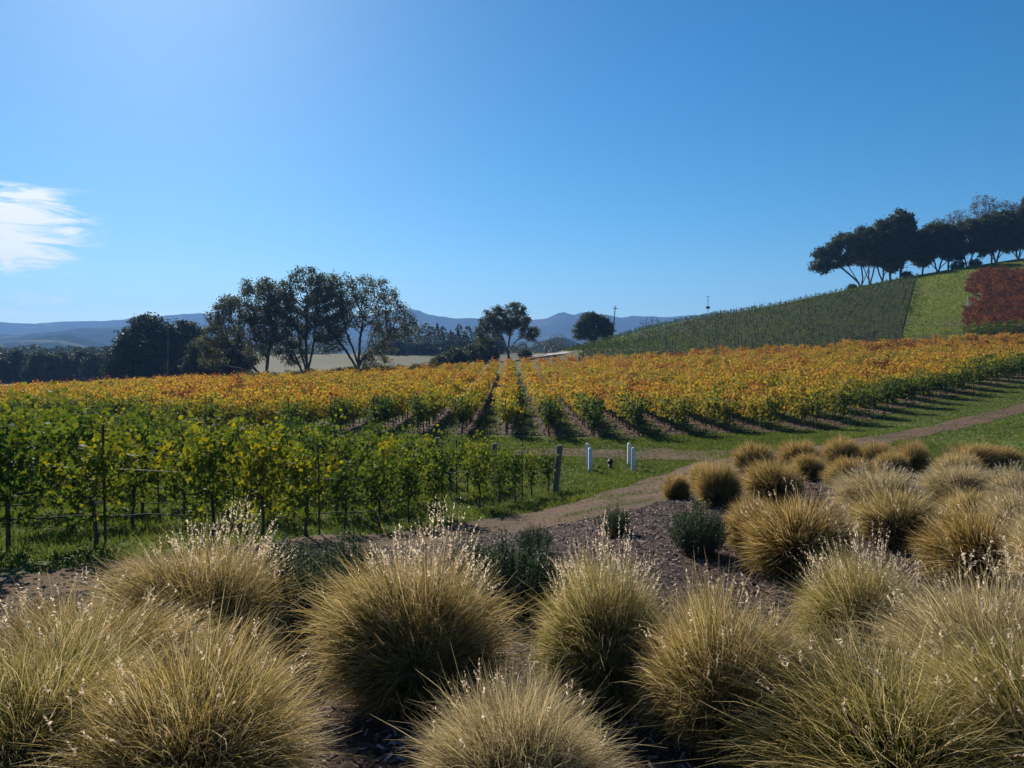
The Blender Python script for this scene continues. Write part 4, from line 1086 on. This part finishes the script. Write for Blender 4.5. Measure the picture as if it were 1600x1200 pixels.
# ------------------------------------------------------------------ ornamental grass clumps
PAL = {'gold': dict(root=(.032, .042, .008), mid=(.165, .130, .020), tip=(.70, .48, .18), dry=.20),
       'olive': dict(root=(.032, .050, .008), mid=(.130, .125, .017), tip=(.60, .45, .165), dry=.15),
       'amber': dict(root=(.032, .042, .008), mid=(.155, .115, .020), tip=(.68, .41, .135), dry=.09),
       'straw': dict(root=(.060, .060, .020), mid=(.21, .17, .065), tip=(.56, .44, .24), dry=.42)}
def clump_mesh(seed, nb, pal, wid=.0042, nseg=5, frizz=.22, loose=.10, tipk=1.0):
    # unit mound: radius 1, height 1.3, narrow at the foot, blades arching out to a lumpy rounded surface
    r = np.random.default_rng(seed); p = PAL[pal]
    nt_ = 170                                       # blades gather in locks
    ta = r.uniform(0, 2 * math.pi, nt_); tc_ = r.uniform(-.7, 1, nt_); tk = r.uniform(.80, 1.12, nt_); tw_ = r.normal(0, .8, nt_)
    ti_ = r.integers(0, nt_, nb); free = r.uniform(0, 1, nb) < .35
    az_ = np.where(free, r.uniform(0, 2 * math.pi, nb), ta[ti_] + r.normal(0, .16, nb) / np.sqrt(np.maximum(1.02 - tc_[ti_] ** 2, .06)))
    cth = np.where(free, r.uniform(-.7, 1, nb), tc_[ti_] + r.normal(0, .10, nb))
    cth = np.where(cth > .995, 1.99 - cth, cth); cth = np.clip(cth, -.8, .999); th = np.arccos(cth)
    g1, g2, g3, g4 = r.uniform(0, 6.28, 4)
    lump = 1 + .15 * np.sin(az_ * 2 + g1) * np.sin(th) + .11 * np.sin(az_ * 3 + g2) * np.sin(th * 2) + .05 * np.sin(az_ * 7 + g3) * np.sin(th * 3 + g4)
    k_ = lump * (1 - .36 * r.uniform(0, 1, nb) ** 1.5) * np.where(free, 1.0, tk[ti_])
    ex = r.uniform(0, 1, nb) < loose
    k_ = np.where(ex, k_ * r.uniform(1.0, 1.15, nb), k_)
    Z0, RZ = .58, .72
    out_ = np.stack([np.sin(th) * np.cos(az_), np.sin(th) * np.sin(az_), cth], -1)
    end = np.stack([out_[:, 0] * k_, out_[:, 1] * k_, Z0 + RZ * cth * k_], -1) + r.normal(0, .03, (nb, 3))
    ln_a = r.uniform(0, 6.28); ln_k = r.uniform(.02, .09)                # whole mound leans a little
    end[:, 0] += math.cos(ln_a) * ln_k * end[:, 2]; end[:, 1] += math.sin(ln_a) * ln_k * end[:, 2]
    end[:, 2] = np.maximum(end[:, 2], .03 + r.uniform(0, .12, nb))
    root = np.stack([np.cos(az_), np.sin(az_), np.zeros(nb)], -1) * (np.sin(np.minimum(th, 1.5)) * .30 * np.sqrt(r.uniform(0, 1, nb)))[:, None]
    L = np.linalg.norm(end - root, axis=1)
    mid = root + np.stack([out_[:, 0] * .22, out_[:, 1] * .22, np.full(nb, .9)], -1) * (L * .55)[:, None] + r.normal(0, .04, (nb, 3))
    ha = az_ + np.where(free, r.normal(0, 1.2, nb), tw_[ti_] + r.normal(0, .6, nb))
    tipd = np.stack([np.cos(ha), np.sin(ha), -.9 * r.uniform(-.35, 1.2, nb)], -1) * .8 + out_ * .35 + r.normal(0, frizz * 1.8, (nb, 3))
    tl = L * r.uniform(.06, .24, nb) * np.where(ex, 2.0, 1.0) * tipk
    wild = r.uniform(0, 1, nb) < .18                # dead tips flopping any way over the surface
    tipd = np.where(wild[:, None], r.normal(0, 1, (nb, 3)) + out_ * .5 + np.array([0, 0, -.3]), tipd); tl = np.where(wild, r.uniform(.12, .42, nb) * tipk, tl)
    end2 = end + unit(tipd) * tl[:, None]
    end2[:, 2] = np.maximum(end2[:, 2], .02)
    t = np.linspace(0, 1, nseg + 1)
    def cub(t):
        # quadratic-ish through root, mid, end then flick to end2
        a = (1 - t) ** 3; b = 3 * t * (1 - t) ** 2; c_ = 3 * t * t * (1 - t); d_ = t ** 3
        return a * root + b * mid + c_ * end + d_ * end2
    C = np.stack([cub(q) for q in t], 1)
    tang = np.gradient(C, axis=1); tang = unit(tang)
    side = np.cross(tang, unit(r.normal(0, 1, (nb, 3)))[:, None, :].repeat(nseg + 1, 1)); side = unit(side)
    wv = wid * r.uniform(.7, 1.4, nb)[:, None] * (1 - t ** 2.2 * .88)[None, :]
    A_ = C + side * wv[..., None] * .5; B_ = C - side * wv[..., None] * .5
    V = np.stack([A_, B_], 2).reshape(nb, -1, 3)
    k = 2 * (nseg + 1)
    f = np.array([(2 * i, 2 * i + 2, 2 * i + 3, 2 * i + 1) for i in range(nseg)])
    F = (f[None] + (np.arange(nb) * k)[:, None, None]).reshape(-1, 4)
    ro, mi, ti = (np.array(p[q]) for q in ('root', 'mid', 'tip'))
    v = r.uniform(.7, 1.3, nb)[:, None, None]
    g = r.uniform(-.22, .20, nb)[:, None] + .06 * np.sin(az_ * 2 + seed)[:, None]
    tt = np.clip(t[None, :] + g, 0, 1.0)
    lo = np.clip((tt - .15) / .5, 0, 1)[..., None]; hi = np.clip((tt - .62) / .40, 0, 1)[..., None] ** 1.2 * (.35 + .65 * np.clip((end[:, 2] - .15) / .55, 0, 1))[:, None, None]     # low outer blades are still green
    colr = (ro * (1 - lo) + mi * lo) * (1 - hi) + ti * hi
    dry = r.uniform(0, 1, nb) < p['dry'] + .45 * wild
    dc = np.array((.60, .46, .235)) * r.uniform(.7, 1.3, (nb, 1))
    colr = np.where(dry[:, None, None], dc[:, None, :] * np.linspace(.7, 1.1, nseg + 1)[None, :, None], colr) * v
    colr = np.repeat(np.clip(colr, 0, .85)[:, :, None, :], 2, 2).reshape(-1, 3)
    rgba = np.concatenate([colr, np.ones((len(colr), 1))], 1)
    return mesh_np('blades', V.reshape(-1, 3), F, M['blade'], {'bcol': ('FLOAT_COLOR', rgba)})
def seed_mesh(seed, ns, R_, hgt, over=.22, lean=(0, 0), maxphi=62, col=(.70, .56, .39), sl=.085):
    r = np.random.default_rng(seed + 50)
    phi = np.sqrt(r.uniform(0, 1, ns)) * math.radians(maxphi); az_ = r.uniform(0, 2 * math.pi, ns)
    rad = 1.0 / np.sqrt((np.sin(phi) / R_) ** 2 + (np.cos(phi) / hgt) ** 2) + over * r.uniform(.25, 1.15, ns)
    dirn = np.stack([np.cos(az_) * np.sin(phi) + lean[0], np.sin(az_) * np.sin(phi) + lean[1], np.cos(phi) + .12], -1)
    tip = unit(dirn) * rad[:, None]
    V = []; F = []; Cc = []
    cst = np.array((.42, .33, .20)); csd = np.array(col)
    base = tip * .45
    sd = unit(np.cross(dirn, r.normal(0, 1, (ns, 3)))) * .0011
    up_ = unit(dirn + r.normal(0, .35, (ns, 3)) + np.array([0, 0, .35]))
    o = 0
    st = np.stack([base - sd, base + sd, tip + sd, tip - sd], 1).reshape(-1, 3)
    fs = (np.array([[0, 1, 2, 3]])[None] + (np.arange(ns) * 4)[:, None, None]).reshape(-1, 4)
    ct = np.tile(cst, (ns * 4, 1)) * np.repeat(r.uniform(.7, 1.2, ns), 4)[:, None]
    m_ = 15; tt = np.linspace(0, 1, m_)
    sl_ = sl * r.uniform(.6, 1.3, ns)
    nod = unit(up_ + np.array([0, 0, -.5]) * r.uniform(0, 1, (ns, 1)) + r.normal(0, .2, (ns, 3)))
    sp_ = tip[:, None, :] + up_[:, None, :] * (sl_[:, None, None] * tt[None, :, None]) + nod[:, None, :] * (sl_[:, None, None] * (tt ** 2)[None, :, None] * .5)
    sp_ = sp_.reshape(-1, 3); n = len(sp_)
    dv = unit(r.normal(0, 1, (n, 3)) + np.repeat(up_, m_, 0) * .9); wv = np.cross(dv, unit(r.normal(0, 1, (n, 3))))
    ln = .019 * r.uniform(.6, 1.4, n)[:, None]
    tri = np.stack([sp_ - dv * ln * .3, sp_ + wv * ln * .36 + dv * ln * .4, sp_ + dv * ln * 1.3, sp_ - wv * ln * .36 + dv * ln * .4], 1).reshape(-1, 3)
    ft = (np.array([[0, 1, 2, 3]])[None] + (np.arange(n) * 4)[:, None, None]).reshape(-1, 4) + len(st)
    cs = np.tile(csd, (n * 4, 1)) * np.repeat(r.uniform(.75, 1.2, n), 4)[:, None]
    colr = np.clip(np.vstack([ct, cs]), 0, .85); rgba = np.concatenate([colr, np.ones((len(colr), 1))], 1)
    return mesh_np('seed_heads', np.vstack([st, tri]), [fs, ft], M['seed'], {'bcol': ('FLOAT_COLOR', rgba)})
CL = {}
for pal, base in (('gold', 500), ('olive', 520), ('amber', 540), ('straw', 560)):
    CL[pal, 'near'] = [clump_mesh(base + i, 16000, pal, .0060, 6, .34, .10) for i in range(2)] if pal != 'amber' else None
    CL[pal, 'mid'] = [clump_mesh(base + 7 + i, 9500, pal, .0085, 5, .42, .02, .6) for i in range(2)]
SEED = {'many': [seed_mesh(700 + i, 130, 1.0, 1.28, .26, sl=.12) for i in range(2)], 'back': [seed_mesh(710, 190, .72, 1.30, .36, (0.0, .38), 44, sl=.15), seed_mesh(711, 160, .8, 1.26, .32, (-.35, .25), 52, sl=.14)],
        'few': [seed_mesh(720 + i, 34, 1.0, 1.28, .18, maxphi=48, sl=.08) for i in range(2)], 'straw': [seed_mesh(730 + i, 240, 1.0, 1.28, .14, maxphi=80, sl=.12, col=(.50, .42, .31)) for i in range(2)]}
# (photo x centre, base y, foliage top y, width px, palette, seed heads, label)
CLUMPS = [
    (325, 1060, 865, 275, 'gold', 'back', 'large tan clump at left, topped by pale feathery heads below the green vines'),
    (125, 1160, 960, 360, 'gold', 'many', 'pinkish tan clump at the left edge with wispy heads, behind the greenest tuft'),
    (50, 1300, 1030, 410, 'olive', 'few', 'greenest foreground clump in the bottom left corner'),
    (300, 1345, 1030, 430, 'gold', 'few', 'straw streaked clump at the bottom left, in front of the large tan one'),
    (655, 1125, 885, 285, 'gold', 'back', 'tall clump crowned by the densest white feathery heads, centre left'),
    (805, 1350, 1090, 330, 'straw', 'few', 'low straw clump at the bottom centre, in front of the white crowned one'),
    (950, 1120, 872, 235, 'olive', 'back', 'rounded clump with a black shaded front, just right of centre'),
    (1120, 1200, 950, 270, 'gold', 'few', 'golden topped clump right of the black fronted one, with long pale curling blades'),
    (1350, 1065, 890, 225, 'olive', 'back', 'olive clump with many small pale heads along its back, right foreground'),
    (1395, 1345, 1050, 520, 'olive', 'few', 'wide olive and straw clump at the bottom right'),
    (1550, 1170, 925, 320, 'straw', 'many', 'pale straw clump at the right edge of the foreground'),
    (1640, 1340, 1020, 380, 'olive', 'few', 'green based clump in the bottom right corner'),
    (1245, 908, 790, 185, 'amber', 'few', 'big amber mound beside the large dark green shrub'),
    (1180, 872, 788, 90, 'amber', None, 'smaller amber clump tucked between the big amber mound and the dark shrub'),
    (1398, 862, 775, 140, 'gold', 'few', 'low tan mound behind the big amber mound, to its right'),
    (1530, 925, 812, 175, 'amber', 'few', 'orange mound near the right edge, behind the pale straw foreground clump'),
    (1520, 838, 772, 140, 'gold', None, 'tan mound partly hidden behind the orange mound near the right edge'),
    (1605, 865, 775, 130, 'straw', 'straw', 'straw mound cut by the right edge, middle of the bed'),
    (1372, 806, 742, 130, 'straw', 'straw', 'grey straw clump full of pale heads in the middle of the right bed'),
    (1500, 790, 735, 120, 'straw', 'straw', 'grey straw clump with pale heads, right of the first grey straw one'),
    (1592, 800, 740, 110, 'straw', 'straw', 'pale straw clump at the right edge, farthest of the straw ones'),
    (1056, 783, 731, 44, 'amber', None, 'smallest clump of the bed, standing alone beside the dirt path'),
    (1122, 795, 726, 74, 'amber', None, 'dark fronted clump second from the path, right of the smallest one'),
    (1210, 790, 726, 104, 'amber', None, 'round amber clump third from the path, dark green front'),
    (1100, 770, 728, 52, 'gold', None, 'tan tuft between the smallest clump and the dark fronted one'),
    (1180, 737, 697, 66, 'amber', None, 'rust topped clump nearest the dirt track, leftmost of the back row'),
    (1250, 736, 693, 62, 'amber', None, 'rust topped clump second from left in the back row'),
    (1264, 752, 713, 62, 'amber', None, 'low rust clump just in front of the second clump of the back row'),
    (1315, 728, 687, 64, 'amber', None, 'rounded rust clump third from left in the back row'),
    (1367, 730, 695, 62, 'amber', None, 'rust clump fourth from left in the back row'),
    (1392, 748, 709, 58, 'amber', None, 'round brown clump in front of the gap between the fourth and fifth of the back row'),
    (1425, 738, 695, 60, 'amber', None, 'dark sided rust clump fifth from left in the back row'),
    (1328, 768, 719, 74, 'amber', None, 'amber clump in front of the third and fourth of the back row'),
    (1518, 740, 697, 82, 'amber', None, 'broad rust clump at right beside the bright lawn'),
    (1563, 738, 700, 58, 'amber', None, 'dark rust clump at the far right beside the bright lawn'),
    (1490, 760, 714, 84, 'gold', 'few', 'tan clump in front of the broad rust one beside the lawn'),
    (1660, 960, 800, 200, 'straw', 'straw', 'straw clump past the right edge of the photo'),
] + [(px, by, ty, w, pal, None, 'clump of the bed beyond the right edge of the photo') for px, by, ty, w, pal in
     ((1740, 900, 745, 170, 'amber'), (1800, 1010, 830, 240, 'gold'), (1720, 800, 730, 120, 'amber'), (1850, 850, 735, 160, 'straw'), (1920, 1200, 930, 330, 'gold'), (1690, 752, 706, 80, 'amber'))]
rc = random.Random(21)
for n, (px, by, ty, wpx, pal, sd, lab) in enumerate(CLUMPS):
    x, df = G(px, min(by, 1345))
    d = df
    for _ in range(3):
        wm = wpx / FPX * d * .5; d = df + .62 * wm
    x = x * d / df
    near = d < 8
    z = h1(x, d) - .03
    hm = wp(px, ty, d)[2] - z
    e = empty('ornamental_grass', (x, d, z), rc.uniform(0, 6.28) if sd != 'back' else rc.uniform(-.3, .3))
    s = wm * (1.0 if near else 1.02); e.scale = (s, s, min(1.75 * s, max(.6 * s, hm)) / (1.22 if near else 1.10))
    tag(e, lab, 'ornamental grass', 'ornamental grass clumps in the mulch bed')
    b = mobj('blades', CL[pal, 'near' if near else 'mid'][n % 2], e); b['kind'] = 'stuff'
    if sd:
        o = mobj('seed_heads', SEED[sd][n % 2], e); o['kind'] = 'stuff'

# ------------------------------------------------------------------ dark rosemary-like shrubs
def shrub_mesh(seed, ns, R_, hgt):
    r = np.random.default_rng(seed); P = []; T = []; mb = MB()
    for i in range(ns):
        a = r.uniform(0, 6.28); q = math.sqrt(r.uniform(0, 1)) * R_
        b = np.array([q * .45 * math.cos(a), q * .45 * math.sin(a), 0]); tp = np.array([q * .85 * math.cos(a), q * .85 * math.sin(a), hgt * (1 - .45 * (q / R_) ** 2) * r.uniform(.7, 1.1)])
        mb.tube([tuple(b), tuple((b * .4 + tp * .6) + r.normal(0, .02, 3)), tuple(tp)], [.006, .004, .002], 3, cap=False)
        m_ = 46; t = r.uniform(.25, 1, m_)[:, None]
        P.append(b * (1 - t) + tp * t + r.normal(0, .014, (m_, 3))); T.append(np.tile(unit(tp - b), (m_, 1)) * .9 + r.normal(0, .7, (m_, 3)))
    P = np.vstack(P); T = np.vstack(T); n = len(P)
    Q = np.array([(0, 0, 0), (.14, .45, 0), (0, 1.0, .05), (-.14, .45, 0)])
    fm = foliage_mesh('foliage', P, r.normal(0, 1, (n, 3)), T, .052 * r.uniform(.6, 1.3, n), r.uniform(0, 1, n), M['rosemary'], Q, np.array([(0, 1, 2, 3)]))
    return mb.mesh('stems', M['vine_bark']), fm
SH = [shrub_mesh(800 + i, 150, .62, .85) for i in range(3)]
for n, (px, by, s, lab) in enumerate((
        (470, 1010, 1.05, 'dark upright needle leaved shrub between the two big left grass clumps'),
        (540, 930, .85, 'dark needle leaved shrub behind the white crowned clump, at its left'),
        (440, 945, .85, 'dark needle leaved shrub against the large tan clump, near the dirt path'),
        (795, 965, .95, 'dark needle leaved shrub between the white crowned clump and the black fronted one'),
        (840, 930, .70, 'dark needle leaved shrub behind the black fronted clump, at its left'),
        (835, 868, .52, 'small low green shrub on the open mulch'),
        (962, 838, .55, 'small dark shrub on the mulch behind the pale feathery heads'),
        (1090, 868, .85, 'largest dark green shrub, left of the big amber mound'),
        (735, 905, .6, 'dark shrub half hidden behind the right side of the white crowned clump'))):
    x, d = G(px, by); e = empty('rosemary_shrub', (x, d, h1(x, d)), n * 1.7, s)
    tag(e, lab, 'shrub', 'dark needle leaved shrubs in the mulch bed')
    mobj('stems', SH[n % 3][0], e); o = mobj('foliage', SH[n % 3][1], e); o['kind'] = 'stuff'

# ------------------------------------------------------------------ turf, chips, weeds
def pip(px, py, poly):
    inside = np.zeros(len(px), bool); n = len(poly); j = n - 1
    for i in range(n):
        xi, yi = poly[i]; xj, yj = poly[j]
        cnd = ((yi > py) != (yj > py)) & (px < (xj - xi) * (py - yi) / (yj - yi + 1e-12) + xi)
        inside ^= cnd; j = i
    return inside
def tufts(name, n, xr, yr, keep, mat, label, cat, hgt=(.05, .14), blades=4, seed=1, wid=.010):
    r = np.random.default_rng(seed); x = r.uniform(*xr, n); y = r.uniform(*yr, n)
    m_ = (np.abs(x) < .80 * y + 2) & keep(x, y, r); x, y = x[m_], y[m_]; z = H(x, y); n = len(x)
    lum = np.clip(.5 + .35 * fbm2(x / 1.6, y / 1.6, seed, 4), 0, 1)
    b = np.repeat(np.stack([x, y, z - .01], -1), blades, 0) + r.normal(0, .035, (n * blades, 3)) * np.array([1, 1, 0])
    k = len(b); hh = r.uniform(*hgt, k) * np.repeat(.6 + .8 * lum, blades)
    tip = b + np.stack([r.normal(0, .5, k), r.normal(0, .5, k), np.ones(k)], -1) * hh[:, None]
    sd = unit(np.stack([r.normal(0, 1, k), r.normal(0, 1, k), np.zeros(k)], -1)) * (wid * r.uniform(.6, 1.4, k) * (1 + y.repeat(blades) / 40))[:, None]
    V = np.stack([b - sd, b + sd, tip], 1).reshape(-1, 3); F = np.arange(3 * k).reshape(-1, 3)
    rn = np.repeat(np.clip(.55 * np.repeat(lum, blades) + .5 * r.uniform(0, 1, k) - .05, 0, 1), 3)
    tag(mobj(name, mesh_np(name, V, F, M[mat], {'rnd': ('FLOAT', rn)})), label, cat, None, 'stuff')
def not_dirt(x, y, r):
    return ~pip(x, y, path_poly) & ~(pip(x, y, track_poly) & (r.uniform(0, 1, len(x)) < .62)) & ~pip(x, y, bed_poly)
tufts('grass', 120000, (-30, 16), (9, 41), not_dirt, 'turf', 'short green grass under the near vines and round the bollards', 'grass', seed=61)
tufts('grass', 60000, (8, 46), (18, 62), lambda x, y, r: not_dirt(x, y, r) & (y < np.interp(x, _kx, _kd) + 1), 'turf', 'bright green lawn on both sides of the dirt road at right', 'lawn', seed=62, hgt=(.04, .10))
tufts('weeds', 90000, (-40, 60), (41, 90), lambda x, y, r: pip(x, y, floor_poly) & (np.abs(((x - X0ROW) / ROWSP) % 1 - .5) < .22 + .1 * r.normal(0, 1, len(x))), 'turf', 'low green weeds growing in the alleys between autumn vine rows', 'weeds', seed=63, hgt=(.06, .2), wid=.02, blades=3)
tufts('grass', 5000, (-1, 8), (17, 26), lambda x, y, r: pip(x, y, path_poly) & (fbm2(x / 1.2, y / 1.2, 5, 3) > .30), 'turf', 'thin grass tufts creeping over the edge of the dirt path', 'grass', seed=64, hgt=(.03, .08))
def chips(name, n, keep, xr, yr, seed, label, sz=(.010, .032)):
    r = np.random.default_rng(seed); x = r.uniform(*xr, n); y = yr[0] + (yr[1] - yr[0]) * r.uniform(0, 1, n) ** 1.5
    m_ = keep(x, y) & (np.abs(x) < 1.0 * y + 2); x, y = x[m_], y[m_]; n = len(x); z = H(x, y) + .016 + r.uniform(0, .015, n)
    Q = np.array([(-1, -.25, 0), (1, -.3, .05), (.9, .3, .08), (-.85, .28, .0)])
    s = r.uniform(*sz, n) * (1 + y / 25); tip = np.stack([r.normal(0, 1, n), r.normal(0, 1, n), r.normal(0, .15, n)], -1)
    nr_ = np.stack([r.normal(0, .35, n), r.normal(0, .35, n), np.ones(n)], -1)
    me = foliage_mesh(name, np.stack([x, y, z], -1), nr_, tip, s, r.uniform(0, 1, n) ** 1.3, M['chip'], Q, np.array([(0, 1, 2, 3)]))
    tag(mobj(name, me), label, 'mulch', None, 'stuff')
def hill_keep(x, y, r):
    z = H(x, y); f = y * math.cos(PITCH) - (z - EYE) * math.sin(PITCH); u = y * math.sin(PITCH) + (z - EYE) * math.cos(PITCH)
    px = 800 + FPX * x / f; py = 600 - FPX * u / f
    return (px > np.interp(py, [440, 470, 520, 560], [1431, 1425, 1408, 1400])) & (px < np.interp(py, [425, 445, 520], [1545, 1518, 1508])) | (py < np.interp(px, [1300, 1440, 1600], [456, 436, 425]))
tufts('hill_grass', 30000, (60, 150), (125, 205), hill_keep, 'hill_turf', 'grass on the open strip and crest of the hill', 'grass', seed=66, hgt=(.06, .18), wid=.03, blades=3)
chips('bark_chips', 170000, lambda x, y: pip(x, y, bed_poly), (-10, 16), (1.0, 19), 71, 'loose bark chips covering the planting bed')
chips('fallen_leaves', 30000, lambda x, y: pip(x, y, floor_poly), (-24, 36), (41, 75), 72, 'dry fallen leaves under the autumn vines', (.03, .06))

chips('path_gravel', 60000, lambda x, y: pip(x, y, path_poly) | pip(x, y, track_poly), (-14, 40), (6, 55), 73, 'small stones and dry bits scattered on the dirt path', (.008, .022))
tufts('grass', 60000, (-14, 44), (8, 56), lambda x, y, r: pip(x, y, path_poly) & (fbm2(x / 2.2, y / 2.2, 9, 4) > .28 - .25 * (np.abs(x) > 8)), 'turf', 'sparse grass tufts in the middle and along the edges of the dirt path', 'grass', seed=65, hgt=(.03, .08), blades=3)

# ------------------------------------------------------------------ air
hz, nt, out = newmat('haze_air')
pv = N(nt, 'ShaderNodeVolumePrincipled')
pv.inputs['Color'].default_value = (.24, .50, 1.0, 1); pv.inputs['Density'].default_value = 1.7e-4; pv.inputs['Anisotropy'].default_value = 0.2
nt.links.new(pv.outputs[0], out.inputs['Volume'])
mb = MB(); mb.box(-6500, 6500, -600, 5200, EYE - 15.0, 330)
o = mb.build('haze', hz); o['kind'] = 'stuff'
